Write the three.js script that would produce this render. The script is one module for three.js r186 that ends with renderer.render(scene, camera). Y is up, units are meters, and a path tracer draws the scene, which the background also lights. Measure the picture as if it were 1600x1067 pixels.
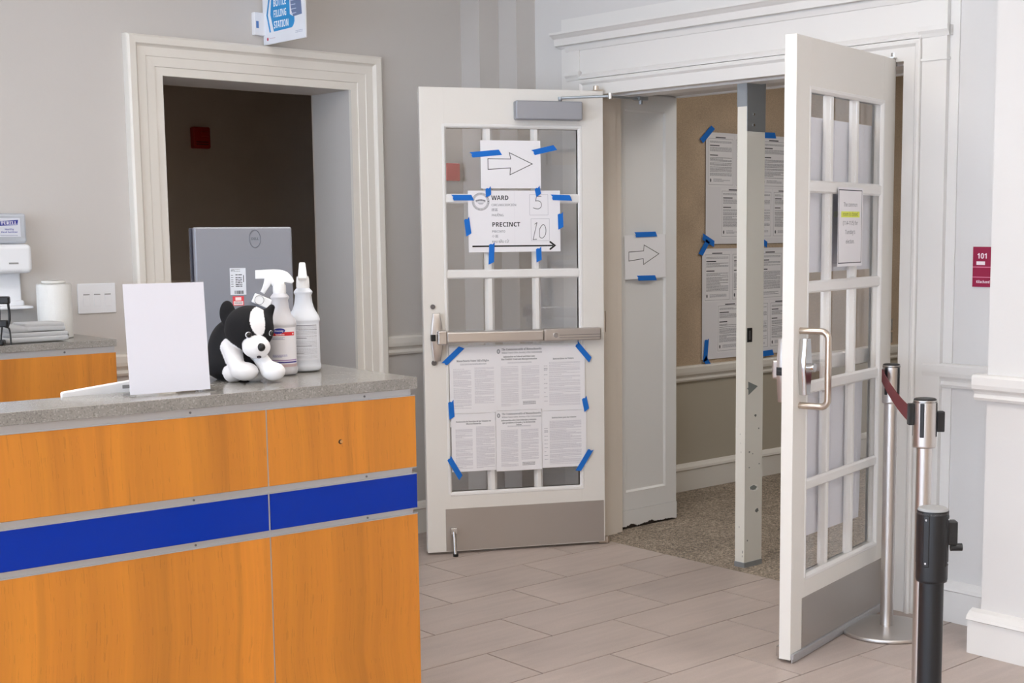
import * as THREE from 'three';
import { RoundedBoxGeometry } from 'three/addons/geometries/RoundedBoxGeometry.js';
import { mergeGeometries, toCreasedNormals } from 'three/addons/utils/BufferGeometryUtils.js';
import { MarchingCubes } from 'three/addons/objects/MarchingCubes.js';
import { RectAreaLightUniformsLib } from 'three/addons/lights/RectAreaLightUniformsLib.js';

// ---------------------------------------------------------------- camera, sky, exposure
const scene = new THREE.Scene();
const F = 2157.343, PPX = 954.08, PPY = 615.65;                  // lens in pixels of a 1600 x 1067 frame
const camera = new THREE.PerspectiveCamera(2 * Math.atan(1067 / 2 / F) * 180 / Math.PI, 1600 / 1067, 0.05, 60);
camera.setViewOffset(1600, 1067, 800 - PPX, 533.5 - PPY, 1600, 1067);
{
  const right = new THREE.Vector3(0.6845, -0.0047, -0.7290), up = new THREE.Vector3(-0.0831, 0.9930, -0.0844), back = new THREE.Vector3(0.7243, 0.1183, 0.6793);
  const m = new THREE.Matrix4().makeBasis(right.normalize(), up.normalize(), back.normalize());
  camera.quaternion.setFromRotationMatrix(m);
  camera.position.set(4.6922, 1.4892, 3.5419);
}
scene.add(camera);
const renderer = new THREE.WebGLRenderer({ antialias: true });
renderer.toneMapping = THREE.LinearToneMapping;
renderer.toneMappingExposure = 1.14;
renderer.shadowMap.enabled = true;
RectAreaLightUniformsLib.init();
scene.background = new THREE.Color().setRGB(0.80, 0.92, 1.10);    // overcast sky seen through the windows behind the camera
scene.backgroundIntensity = 5.7;
const CEILING_LIGHT = 5.1, HALL_LIGHT = 5.2;                       // intensity of the ceiling panels of the lobby and of the hall

// ---------------------------------------------------------------- helpers
const V3 = (x, y, z) => new THREE.Vector3(x, y, z);
let seedState = 7;
const rnd = () => { seedState = (seedState * 1664525 + 1013904223) >>> 0; return seedState / 4294967296; };
const seed = (s) => { seedState = s >>> 0; };
const used = {};
const numbered = (n) => { const k = used[n] = (used[n] ?? -1) + 1; return k ? n + '_' + String(k).padStart(3, '0') : n; };
const lit = (m) => { m.castShadow = true; m.receiveShadow = true; return m; };
function tag(o, label, category, group, kind) {
  o.userData.label = label; o.userData.category = category;
  if (group) o.userData.group = group;
  if (kind) o.userData.kind = kind;
  return o;
}
function thing(name, label, category, pos = [0, 0, 0], turn = 0, group, kind) {
  const o = new THREE.Group(); o.name = numbered(name); o.position.set(...pos); o.rotation.y = turn;
  scene.add(o); return tag(o, label, category, group, kind);
}
function part(name, geo, mat, parent, label) {
  const m = lit(new THREE.Mesh(Array.isArray(geo) ? join(geo) : geo, mat)); m.name = name; parent.add(m);
  if (label) m.userData.label = label;
  return m;
}
function single(name, geo, mat, label, category, group, kind) {
  const m = lit(new THREE.Mesh(Array.isArray(geo) ? join(geo) : geo, mat)); m.name = numbered(name); scene.add(m);
  return tag(m, label, category, group, kind);
}
function join(list) {
  return mergeGeometries(list.map((g) => {
    const n = g.index ? g.toNonIndexed() : g;
    for (const k of Object.keys(n.attributes)) if (!['position', 'normal', 'uv'].includes(k)) n.deleteAttribute(k);
    if (!n.attributes.uv) n.setAttribute('uv', new THREE.BufferAttribute(new Float32Array(n.attributes.position.count * 2), 2));
    n.morphAttributes = {};
    return n;
  }));
}
// box given by its limits
const bx = (x0, x1, y0, y1, z0, z1) => new THREE.BoxGeometry(Math.abs(x1 - x0), Math.abs(y1 - y0), Math.abs(z1 - z0)).translate((x0 + x1) / 2, (y0 + y1) / 2, (z0 + z1) / 2);
const rb = (x0, x1, y0, y1, z0, z1, r = 0.003, s = 2) => new RoundedBoxGeometry(Math.abs(x1 - x0), Math.abs(y1 - y0), Math.abs(z1 - z0), s, r).translate((x0 + x1) / 2, (y0 + y1) / 2, (z0 + z1) / 2);
const cyl = (r, h, x, y, z, ax = 'y', r2 = r, n = 24) => {
  const g = new THREE.CylinderGeometry(r2, r, h, n);
  if (ax === 'x') g.rotateZ(-Math.PI / 2); if (ax === 'z') g.rotateX(Math.PI / 2);
  return g.translate(x, y, z);
};
const lathe = (pts, n = 40) => new THREE.LatheGeometry(pts.map(([r, y]) => new THREE.Vector2(r, y)), n);
const tube = (pts, r, n = 40, rad = 12) => new THREE.TubeGeometry(new THREE.CatmullRomCurve3(pts.map((p) => V3(...p)), false, 'catmullrom', 0.3), n, r, rad, false);
const rod = (a, b, r, n = 12) => {
  const A = V3(...a), B = V3(...b), d = B.clone().sub(A), g = new THREE.CylinderGeometry(r, r, d.length(), n);
  g.applyQuaternion(new THREE.Quaternion().setFromUnitVectors(V3(0, 1, 0), d.clone().normalize()));
  return g.translate(...A.add(B).multiplyScalar(0.5).toArray());
};
// uv in metres by the side a face points to
function metres(g, s = 1) {
  if (g.index) g = g.toNonIndexed();
  const p = g.attributes.position, n = g.attributes.normal, uv = new Float32Array(p.count * 2);
  for (let i = 0; i < p.count; i++) {
    const ax = Math.abs(n.getX(i)), ay = Math.abs(n.getY(i)), az = Math.abs(n.getZ(i));
    const x = p.getX(i), y = p.getY(i), z = p.getZ(i);
    const [u, v] = ay > ax && ay > az ? [x, z] : ax > az ? [z, y] : [x, y];
    uv[2 * i] = u / s; uv[2 * i + 1] = v / s;
  }
  g.setAttribute('uv', new THREE.BufferAttribute(uv, 2));
  return g;
}
const M = (g) => metres(Array.isArray(g) ? join(g) : g);
// profile [out, up] swept in a straight line on a wall: from a to b (x, z), out = direction away from the wall
function moulding(profile, a, b, out) {
  const len = Math.hypot(b[0] - a[0], b[1] - a[1]), sh = new THREE.Shape(profile.map(([o, y]) => new THREE.Vector2(o, y)));
  const g = new THREE.ExtrudeGeometry(sh, { depth: len, bevelEnabled: false });
  const o = V3(out[0], 0, out[1]), up = V3(0, 1, 0), along = new THREE.Vector3().crossVectors(o, up);
  const dir = V3(b[0] - a[0], 0, b[1] - a[1]).normalize(), from = along.dot(dir) > 0 ? a : b;
  g.applyMatrix4(new THREE.Matrix4().makeBasis(o, up, along));
  return M(g.translate(from[0], 0, from[1]));
}
// profile [outwards, height] swept along a path in a plane with mitred corners; outwards = left of travel
function mitred(path, profile) {
  const P = path.map((p) => new THREE.Vector2(...p)), rows = [];
  P.forEach((p, i) => {
    const d0 = (i ? p.clone().sub(P[i - 1]) : P[1].clone().sub(p)).normalize(), d1 = (i < P.length - 1 ? P[i + 1].clone().sub(p) : p.clone().sub(P[i - 1])).normalize();
    const n0 = new THREE.Vector2(-d0.y, d0.x), n1 = new THREE.Vector2(-d1.y, d1.x), m = n0.clone().add(n1); m.divideScalar(m.dot(n0));
    rows.push(profile.map(([o, h]) => [p.x + m.x * o, p.y + m.y * o, h]));
  });
  const pos = [];
  for (let i = 0; i + 1 < rows.length; i++) for (let k = 0; k + 1 < profile.length; k++) {
    const a = rows[i][k], b = rows[i + 1][k], c = rows[i + 1][k + 1], d = rows[i][k + 1];
    pos.push(...a, ...c, ...b, ...a, ...d, ...c);
  }
  const g = new THREE.BufferGeometry(); g.setAttribute('position', new THREE.BufferAttribute(new Float32Array(pos), 3)); g.computeVertexNormals();
  return M(g);
}
// frames of reference of upright surfaces: X to the right as one faces the surface, Y up
const frame = (o, th) => ({ o: V3(...o), th });
function place(mesh, fr, X, Y, off) {
  const c = Math.cos(fr.th), s = Math.sin(fr.th);
  mesh.position.set(fr.o.x + c * X + s * off, fr.o.y + Y, fr.o.z - s * X + c * off); mesh.rotation.y = fr.th; return mesh;
}

// ---------------------------------------------------------------- procedural textures
const hash = (x, y) => { let h = (x * 374761393 + y * 668265263) | 0; h = Math.imul(h ^ (h >>> 13), 1274126177); return ((h ^ (h >>> 16)) >>> 0) / 4294967296; };
const smooth = (t) => t * t * (3 - 2 * t);
function vnoise(x, y, px = 1e6, py = 1e6) {
  const ix = Math.floor(x), iy = Math.floor(y), fx = smooth(x - ix), fy = smooth(y - iy), w = (n, p) => ((n % p) + p) % p;
  const a = hash(w(ix, px), w(iy, py)), b = hash(w(ix + 1, px), w(iy, py)), c = hash(w(ix, px), w(iy + 1, py)), d = hash(w(ix + 1, px), w(iy + 1, py));
  return (a + (b - a) * fx) * (1 - fy) + (c + (d - c) * fx) * fy;
}
function dataTex(w, h, fn, srgb, rep = [1, 1]) {
  const d = new Uint8Array(w * h * 4);
  for (let y = 0; y < h; y++) for (let x = 0; x < w; x++) { const c = fn(x / w, y / h, x, y), i = (y * w + x) * 4; d[i] = Math.max(0, Math.min(255, c[0])); d[i + 1] = Math.max(0, Math.min(255, c[1])); d[i + 2] = Math.max(0, Math.min(255, c[2])); d[i + 3] = 255; }
  const t = new THREE.DataTexture(d, w, h); t.magFilter = THREE.LinearFilter; t.minFilter = THREE.LinearMipmapLinearFilter; t.generateMipmaps = true; t.wrapS = t.wrapT = THREE.RepeatWrapping;
  if (srgb) t.colorSpace = THREE.SRGBColorSpace; t.repeat.set(...rep); t.needsUpdate = true; return t;
}
const g3 = (v) => [v, v, v];
const peel = dataTex(256, 256, (u, v, x, y) => g3(128 + 70 * (vnoise(u * 64, v * 64, 64, 64) - 0.5) + 60 * (vnoise(u * 22, v * 22, 22, 22) - 0.5)), false, [2.5, 2.5]);
const brush = dataTex(256, 256, (u, v, x, y) => g3(128 + 90 * (vnoise(u * 6, v * 128, 6, 128) - 0.5) + 50 * (hash(x >> 5, y) - 0.5)), false, [2, 2]);
const woodMap = dataTex(1024, 1024, (u, v) => {
  const wob = u + 0.006 * Math.sin(v * 6.283 * 2 + vnoise(u * 5, v * 2, 5, 2) * 5);
  const broad = vnoise(wob * 9, v * 1, 9, 1), mid = vnoise(wob * 38, v * 2, 38, 2), fine = vnoise(wob * 190, v * 7, 190, 7), pore = vnoise(wob * 500, v * 24, 500, 24);
  const k = 0.55 * broad + 0.28 * mid + 0.17 * fine, dark = Math.max(0, vnoise(wob * 26 + 3, v * 1, 26, 1) - 0.8) * 1.1, p = pore > 0.86 ? 0.06 : 0;
  const t = 0.9 + 0.19 * k - dark * 0.35 - p;
  return [214 * t, 136 * t * (0.98 + 0.02 * mid), 43 * t];
}, true);
const stoneMap = dataTex(512, 512, (u, v, x, y) => {
  const s = vnoise(u * 170, v * 170, 170, 170), f = hash(x, y), k = vnoise(u * 12, v * 12, 12, 12), t = 0.93 + 0.1 * k + (s > 0.78 ? 0.13 : s < 0.2 ? -0.13 : 0) + 0.1 * (f - 0.5);
  return [148 * t, 144 * t, 138 * t];
}, true, [2, 2]);
const tileMap = dataTex(512, 512, (u, v, x, y) => {
  const st = vnoise(u * 26, v * 3, 26, 3), st2 = vnoise(u * 70, v * 9, 70, 9), cl = vnoise(u * 5, v * 4, 5, 4), f = hash(x, y), t = 0.94 + 0.05 * st + 0.04 * st2 + 0.08 * cl + 0.05 * (f - 0.5);
  return [178 * t, 164 * t, 156 * t];
}, true);
const carpetMap = dataTex(512, 512, (u, v, x, y) => {
  const loop = 0.5 + 0.5 * Math.sin(u * 6.283 * 60) * Math.sin(v * 6.283 * 60), f = hash(x >> 2, y >> 2), f2 = hash(x >> 3, (y >> 3) + 99), k = vnoise(u * 9, v * 9, 9, 9), t = 0.82 + 0.08 * loop + 0.42 * (f - 0.5) + 0.2 * (f2 - 0.5) + 0.1 * k;
  return [166 * t, 152 * t, 136 * t];
}, true, [1.2, 1.2]);
const carpetBump = dataTex(256, 256, (u, v, x, y) => g3(255 * (0.5 + 0.3 * Math.sin(u * 6.283 * 60) * Math.sin(v * 6.283 * 60) + 0.35 * (hash(x, y) - 0.5))), false, [2.2, 2.2]);
const tackMap = dataTex(512, 512, (u, v, x, y) => {
  const a = hash(x >> 1, y) - 0.5, b = hash(x, y >> 1) - 0.5, k = vnoise(u * 8, v * 8, 8, 8), t = 0.93 + 0.1 * a + 0.1 * b + 0.1 * k;
  return [192 * t, 171 * t, 147 * t];
}, true);
const terryBump = dataTex(256, 256, (u, v, x, y) => g3(255 * hash(x >> 1, y >> 1)), false, [3, 3]);

const std = (color, roughness = 0.6, o = {}) => new THREE.MeshStandardMaterial({ color, roughness, ...o });
const paint = (color, roughness = 0.5, bump = 0.0004) => std(color, roughness, { bumpMap: peel, bumpScale: bump });
const mat = {
  rightWall: paint('#dcc9b0', 0.85),  // beige tint chosen to bounce warm light onto the right door
  wall: paint('#cdc9c5', 0.85), pillar: paint('#dedcda', 0.8), trim: paint('#e6e2da', 0.42, 0.0002), casing: paint('#e9e7e4', 0.4, 0.0002), door: paint('#e9e6e0', 0.4, 0.0003), muntin: paint('#eeedeb', 0.35, 0.0002),
  panel: paint('#e8e8e6', 0.45, 0.0003), jamb: paint('#e6dccf', 0.5, 0.0003), niche: paint('#d6cabd', 0.85), hallLow: paint('#b5ad9c', 0.85), ceiling: paint('#efeeea', 0.9),
  tack: std('#ffffff', 0.95, { map: tackMap }), carpet: std('#ffffff', 1, { map: carpetMap, bumpMap: carpetBump, bumpScale: 0.003 }),
  tile: std('#ffffff', 0.42, { map: tileMap, bumpMap: tileMap, bumpScale: 0.0003 }), grout: std('#332b27', 0.95),
  stone: std('#ffffff', 0.16, { map: stoneMap }), wood: std('#ffffff', 0.42, { map: woodMap }),
  blue: new THREE.MeshPhysicalMaterial({ color: '#0230a0', roughness: 0.16, specularIntensity: 0.45 }),
  alu: std('#c4c6c9', 0.42, { metalness: 0.85, bumpMap: brush, bumpScale: 0.0002 }), gapDark: std('#55555a', 0.7),
  steel: std('#cfcbc8', 0.36, { metalness: 1, bumpMap: brush, bumpScale: 0.0002 }), plate: std('#b9b3ae', 0.45, { metalness: 0.8, bumpMap: brush, bumpScale: 0.0002 }),
  chrome: std('#d4d4d4', 0.16, { metalness: 1 }), satin: std('#cbbfb2', 0.3, { metalness: 1 }), galv: std('#b0b7bd', 0.5, { metalness: 0.8 }), closer: std('#a3a6ae', 0.45, { metalness: 0.55 }),
  black: std('#17181b', 0.45), rubber: std('#1c1b1b', 0.8), blackPost: std('#15171b', 0.42), grey: std('#8c8c8c', 0.6),
  white: std('#f2f2f2', 0.5), plastic: std('#eceef2', 0.35), paper: std('#e2e2ea', 0.85, { side: THREE.DoubleSide }),
  tape: std('#0a70d0', 0.75, { side: THREE.DoubleSide }), red: std('#b3231d', 0.35), redVeiled: std('#d6696b', 0.5),  // the pinker red has the pane's veil of reflection mixed into its colour
  glass: new THREE.MeshPhysicalMaterial({ color: '#ffffff', roughness: 0, transmission: 1, thickness: 0, ior: 1.5 }),
  clear: new THREE.MeshPhysicalMaterial({ color: '#ffffff', roughness: 0.02, transmission: 1, thickness: 0, ior: 1.45 }),
  belt: std('#6d1f26', 0.75, { side: THREE.DoubleSide }), screw: std('#77777a', 0.4, { metalness: 0.8 }),
};

// ---------------------------------------------------------------- canvas prints
function canvasTex(w, h, draw) {
  const c = document.createElement('canvas'); c.width = w; c.height = h; const x = c.getContext('2d'); draw(x, w, h);
  const t = new THREE.CanvasTexture(c); t.colorSpace = THREE.SRGBColorSpace; t.anisotropy = 8; return t;
}
const printed = (w, h, draw, rough = 0.85) => std('#ffffff', rough, { map: canvasTex(w, h, draw), side: THREE.DoubleSide });
// body copy too small to read: rows of short strokes
function copyRows(x, x0, y0, w, h, lh, tone, gapEvery = 7) {
  x.fillStyle = tone; let k = 0;
  for (let y = y0; y + lh <= y0 + h; y += lh, k++) {
    if (gapEvery && rnd() < 1 / gapEvery) { y += lh * 0.6; }
    let p = x0, end = x0 + w * (rnd() < 0.15 ? 0.35 + 0.5 * rnd() : 1);
    while (p < end) { const l = Math.min(end - p, lh * (0.5 + rnd() * 1.9)); x.fillRect(p, y, l, lh * 0.46); p += l + lh * 0.3; }
  }
}
function crest(x, cx, cy, r) { x.fillStyle = '#8b8d92'; x.beginPath(); x.ellipse(cx, cy, r * 0.75, r, 0, 0, 7); x.fill(); x.fillStyle = '#d8d8dc'; x.beginPath(); x.ellipse(cx, cy, r * 0.35, r * 0.6, 0, 0, 7); x.fill(); }
function blockArrow(x, pts, lw) { x.strokeStyle = '#1a1a1a'; x.lineWidth = lw; x.lineJoin = 'miter'; x.beginPath(); pts.forEach(([a, b], i) => (i ? x.lineTo(a, b) : x.moveTo(a, b))); x.closePath(); x.stroke(); }

// ---------------------------------------------------------------- the setting
const struct = (name, geo, m, label, category) => { const o = lit(new THREE.Mesh(Array.isArray(geo) ? M(geo) : M(geo), m)); o.name = name; scene.add(o); return tag(o, label, category, null, 'structure'); };
const XA = -0.87, ZB = -0.913, ZH = -1.53, XH = -0.713, TOP = 3.1, ZW = 7.2, XR = 8.2;
const OP = [-0.025, 0.888], OPT = 2.133;                            // niche opening along z, and its head
struct('wall_left', [bx(-1.19, XA, 0, TOP, OP[1], ZW), bx(-1.19, XA, 0, TOP, -0.677, OP[0]), bx(-1.19, XA, OPT, TOP, OP[0], OP[1])], mat.wall, 'pale grey lobby wall with the dark niche in it', 'wall');
struct('wall_corner', [bx(-1.19, -0.722, 0, TOP, -0.796, -0.677), bx(-1.19, -0.5845, 0, TOP, ZB, -0.796)], mat.wall, 'grey stepped wall corner rising behind the open left door', 'wall');
struct('wall_added_room', [bx(-3.4, -3.2, 0, 2.7, -2.2, 3.2), bx(-3.2, -1.19, 0, 2.7, -2.4, -2.2), bx(-3.2, -1.19, 0, 2.7, 3.2, 3.4)], mat.niche, 'taupe walls of the unlit room added behind the niche to keep it dark', 'wall');  // made-up closed room, lit only through the opening so the niche stays dark
struct('ceiling_added_room', [bx(-3.4, -1.19, 2.7, 2.85, -2.4, 3.4)], mat.niche, 'ceiling of the added dark room out of view', 'ceiling');
struct('floor_added_room', [bx(-3.4, -1.19, -0.15, 0, -2.4, 3.4)], mat.niche, 'floor of the added dark room out of view', 'floor');
struct('wall_added_room_near', [bx(-1.198, -1.191, 0, 2.7, -2.4, OP[0]), bx(-1.198, -1.191, 0, 2.7, OP[1], 3.4), bx(-1.198, -1.191, OPT, 2.7, OP[0], OP[1])], mat.niche, 'inner face of the added dark room around its opening', 'wall');
struct('wall_back', [bx(-1.19, -0.222, 0, TOP, ZH, ZB), bx(1.65, XR, 0, TOP, ZH, ZB), bx(-0.222, 1.65, 2.15, TOP, ZH, ZB)], mat.pillar, 'off white thick wall around the double doorway', 'wall');
struct('wall_pillar', [bx(2.13, 3.3, 0, TOP, ZB, -0.643)], mat.pillar, 'white wall pier at the right edge', 'wall');
struct('wall_right', [bx(XR, XR + 0.2, 0, TOP, ZH, ZW)], mat.rightWall, 'unseen lobby wall tinted beige for warm bounce light', 'wall');
struct('wall_front', [bx(-1.19, -0.2, 0, TOP, ZW, ZW + 0.25), bx(7.8, XR + 0.2, 0, TOP, ZW, ZW + 0.25), bx(-0.2, 7.8, 0, 0.35, ZW, ZW + 0.25), bx(-0.2, 7.8, 2.85, TOP, ZW, ZW + 0.25), ...[1.7, 3.7, 5.7].map((x) => bx(x - 0.08, x + 0.08, 0.35, 2.85, ZW, ZW + 0.25))], mat.wall, 'window wall of the lobby behind the viewer', 'wall');
struct('ceiling', [bx(-1.19, XR + 0.2, TOP, TOP + 0.2, ZH, ZW + 0.25)], mat.ceiling, 'white lobby ceiling above the view', 'ceiling');
[[-0.2, 1.62], [1.78, 3.62], [3.78, 5.62], [5.78, 7.8]].forEach(([a, b], i) => {
  const w = new THREE.Group(); w.name = 'window_' + (i + 1); scene.add(w); tag(w, ['first', 'second', 'third', 'fourth'][i] + ' tall lobby window counted from the niche wall', 'window', null, 'structure');
  part('window_frame', [bx(a, b, 0.35, 0.41, ZW + 0.06, ZW + 0.14), bx(a, b, 2.79, 2.85, ZW + 0.06, ZW + 0.14), bx(a, a + 0.06, 0.41, 2.79, ZW + 0.06, ZW + 0.14), bx(b - 0.06, b, 0.41, 2.79, ZW + 0.06, ZW + 0.14)], mat.white, w);
  part('pane', bx(a + 0.06, b - 0.06, 0.41, 2.79, ZW + 0.097, ZW + 0.103), mat.glass, w);
});
// floor: grout bed and tiles laid in half bond
{
  const A = 0.3078, B = 0.6157, ZE = -0.914, floor = struct('floor', [bx(-1.19, XR + 0.2, -0.15, -0.004, ZE, ZW + 0.25)], mat.grout, 'greige porcelain tile floor of the lobby in half bond', 'floor');
  const tileGeo = (w, d, off) => {
    const c = 0.0008, x = w / 2, z = d / 2, h = 0.006, p = [];
    const q = (a, b, e, f) => p.push(...a, ...b, ...e, ...a, ...e, ...f);
    const T = [[-x + c, 0, -z + c], [-x + c, 0, z - c], [x - c, 0, z - c], [x - c, 0, -z + c]], S = [[-x, -c, -z], [-x, -c, z], [x, -c, z], [x, -c, -z]], D = S.map(([a, , b]) => [a, -h, b]);
    q(...T); for (let i = 0; i < 4; i++) { const j = (i + 1) % 4; q(T[i], S[i], S[j], T[j]); q(S[i], D[i], D[j], S[j]); }
    const g = new THREE.BufferGeometry(); g.setAttribute('position', new THREE.BufferAttribute(new Float32Array(p), 3)); g.computeVertexNormals();
    const m = metres(g); const uv = m.attributes.uv; for (let i = 0; i < uv.count; i++) uv.setXY(i, uv.getX(i) + off[0], uv.getY(i) + off[1]);
    return m;
  };
  const tints = [1.0, 0.97, 1.025, 0.985].map((t) => { const m = mat.tile.clone(); m.color.setRGB(t, t, t); return m; });
  const G = 0.0055, cache = new Map(), all = []; seed(11);
  for (let k = -3; k * A < XR; k++) {
    const sh = (k & 1) ? 0 : 0.5;
    for (let n = -13; n < 3; n++) {
      let z0 = -(n + 1 + sh) * B, z1 = -(n + sh) * B; if (z1 < ZE + 0.02 || z0 > ZW) continue; z0 = Math.max(z0, ZE);
      let x0 = k * A, x1 = x0 + A; if (x1 < XA + 0.02) continue; x0 = Math.max(x0, XA);
      all.push([x0, x1, z0, z1, Math.hypot((x0 + x1) / 2 - 0.9, (z0 + z1) / 2 + 0.1)]);
    }
  }
  all.sort((a, b) => a[4] - b[4]); const rest = [];
  all.forEach(([x0, x1, z0, z1], i) => {
    const w = x1 - x0 - G, d = z1 - z0 - G, v = Math.floor(rnd() * 5), key = w.toFixed(3) + d.toFixed(3) + v;
    if (!cache.has(key)) cache.set(key, tileGeo(w, d, [v * 0.37, v * 0.61]));
    if (i < 290) { const m = part('tile', cache.get(key), tints[Math.floor(rnd() * 4)], floor); m.position.set((x0 + x1) / 2, 0, (z0 + z1) / 2); } else rest.push(cache.get(key).clone().translate((x0 + x1) / 2, 0, (z0 + z1) / 2));
  });
  const r = part('tiles_far', rest, mat.tile, floor); r.userData.kind = 'stuff';
}
// hall beyond the doorway
struct('floor_hall', [bx(-0.9, 3.6, -0.15, -0.001, -7.2, -0.9155)], mat.carpet, 'grey brown loop carpet of the hall beyond the doorway', 'floor');
struct('wall_hall', [bx(-0.9, XH, 0, 0.72, -7.2, ZH)], mat.hallLow, 'olive grey lower hall wall under the chair rail', 'wall');
struct('wall_hall_tackboard', [bx(-0.9, XH, 0.72, 2.7, -7.2, ZH)], mat.tack, 'tan fabric tackboard wall of the hall carrying the notices', 'wall');
struct('wall_hall_far', [bx(-0.9, 3.6, 0, 2.7, -7.4, -7.2), bx(3.6, 3.8, 0, 2.7, -7.4, ZH)], mat.hallLow, 'far walls of the hall out of view', 'wall');
struct('ceiling_hall', [bx(-0.9, 3.8, 2.7, 2.85, -7.4, ZH)], mat.ceiling, 'white hall ceiling above the view', 'ceiling');
const railProfile = [[0, 0.895], [0.012, 0.895], [0.017, 0.905], [0.013, 0.918], [0.017, 0.926], [0.027, 0.936], [0.03, 0.95], [0.03, 0.976], [0.024, 0.984], [0, 0.986]];
const hallRail = railProfile.map(([o, y]) => [o, y - 0.267]);
const baseProfile = [[0, 0], [0.018, 0], [0.018, 0.118], [0.025, 0.124], [0.022, 0.136], [0.012, 0.15], [0, 0.158]];
const trim = (n, geo, m, label, cat = 'trim') => struct(n, geo, m, label, cat);
trim('trim_1', moulding(hallRail, [XH, ZH], [XH, -7.2], [1, 0]), mat.trim, 'cream chair rail along the hall wall', 'chair rail');
trim('baseboard_hall', moulding(baseProfile, [XH, ZH], [XH, -7.2], [1, 0]), mat.trim, 'white baseboard along the hall carpet', 'baseboard');
trim('trim_2', [moulding(railProfile, [XA, -0.677], [XA, -0.187], [1, 0]), moulding(railProfile, [XA, 1.05], [XA, ZW], [1, 0])], mat.trim, 'cream chair rail on the grey wall beside the niche', 'chair rail');
trim('baseboard_left', [moulding(baseProfile, [XA, -0.677], [XA, -0.187], [1, 0]), moulding(baseProfile, [XA, 1.05], [XA, ZW], [1, 0])], mat.trim, 'cream baseboard under the niche wall', 'baseboard');
trim('trim_3', [moulding(railProfile, [1.70, ZB], [2.13, ZB], [0, 1])], mat.casing, 'white chair rail below the crimson room sign', 'chair rail');
trim('baseboard_back', [moulding(baseProfile, [1.70, ZB], [2.13, ZB], [0, 1])], mat.casing, 'white baseboard between doorway and pier', 'baseboard');
trim('trim_4', [moulding(railProfile.map(([o, y]) => [o * 1.25, y + 0.002]), [2.09, -0.643], [3.3, -0.643], [0, 1]), moulding(railProfile.map(([o, y]) => [o * 1.25, y + 0.002]), [2.13, -0.643], [2.13, ZB], [-1, 0])], mat.casing, 'bright white chair rail wrapping the pier', 'chair rail');
trim('baseboard_pillar', [moulding(baseProfile.map(([o, y]) => [o * 1.7, y]), [2.095, -0.643], [3.3, -0.643], [0, 1]), moulding(baseProfile.map(([o, y]) => [o * 1.7, y]), [2.13, -0.643], [2.13, ZB], [-1, 0])], mat.casing, 'tall white stepped baseboard of the pier', 'baseboard');
// niche casing
{
  const prof = [[0, 0], [0, 0.018], [0.034, 0.018], [0.036, 0.024], [0.074, 0.026], [0.077, 0.029], [0.112, 0.031], [0.118, 0.036], [0.124, 0.046], [0.15, 0.048], [0.158, 0.042], [0.16, 0.034], [0.16, 0]];
  const g = mitred([[-OP[1], 0], [-OP[1], OPT], [-OP[0], OPT], [-OP[0], 0]], prof);
  g.applyMatrix4(new THREE.Matrix4().makeBasis(V3(0, 0, -1), V3(0, 1, 0), V3(1, 0, 0))).translate(XA, 0, 0);
  trim('trim_5', g, mat.trim, 'moulded cream casing framing the dark niche', 'casing');
}
// doorway surround
{
  const o = new THREE.Group(); o.name = 'trim_6'; scene.add(o); tag(o, 'white moulded surround with cornice over the double doorway', 'door surround', null, 'structure');
  const prof = [[0, -0.02], [0, 0.03], [0.05, 0.03], [0.054, 0.034], [0.06, 0.04], [0.07, 0.041], [0.076, 0.036], [0.078, 0.0]];
  part('casing', mitred([[-0.16, 0], [-0.16, 2.111], [1.59, 2.111], [1.59, 0]], prof).translate(0, 0, ZB), mat.casing, o);
  part('backboard', M([bx(-0.376, -0.3, 0, 2.48, ZB, ZB + 0.012), bx(-0.3, 1.765, 2.2, 2.48, ZB, ZB + 0.012), bx(1.76, 1.815, 0, TOP, ZB, ZB + 0.006), bx(1.668, 1.775, 2.35, TOP, ZB, ZB + 0.026)]), mat.casing, o);
  for (const [a, b] of [[-0.31, -0.236], [1.668, 1.775]]) {
    const p = part('pilaster', M([bx(a, b, 0, 2.19, ZB, ZB + 0.026), bx(a, b, 2.228, 2.351, ZB, ZB + 0.026)]), mat.casing, o);
    part('cap', M([moulding([[0.026, 2.188], [0.03, 2.188], [0.036, 2.2], [0.044, 2.21], [0.046, 2.226], [0.026, 2.228]], [a - 0.012, ZB], [b + 0.012, ZB], [0, 1]), bx(a - 0.012, b + 0.012, 2.19, 2.226, ZB, ZB + 0.03), bx(a - 0.005, b + 0.005, 2.103, 2.112, ZB, ZB + 0.032)]), mat.casing, p);
  }
  part('frieze', M([bx(-0.305, 1.77, 2.189, 2.351, ZB, ZB + 0.02), moulding([[0.02, 2.19], [0.034, 2.19], [0.036, 2.2], [0.03, 2.208], [0.02, 2.215]], [-0.236, ZB], [1.668, ZB], [0, 1])]), mat.casing, o);
  const cp = [[0, 2.345], [0.024, 2.345], [0.03, 2.352], [0.05, 2.354], [0.055, 2.385], [0.064, 2.39], [0.075, 2.398], [0.084, 2.402], [0.084, 2.412], [0, 2.416]];
  part('cornice', M([moulding(cp, [-0.385, ZB], [1.86, ZB], [0, 1])]), mat.casing, o);
  part('bed_mould', M([moulding([[0.02, 2.325], [0.026, 2.325], [0.036, 2.345], [0.02, 2.346]], [-0.33, ZB], [1.8, ZB], [0, 1])]), mat.casing, o);
}
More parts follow.
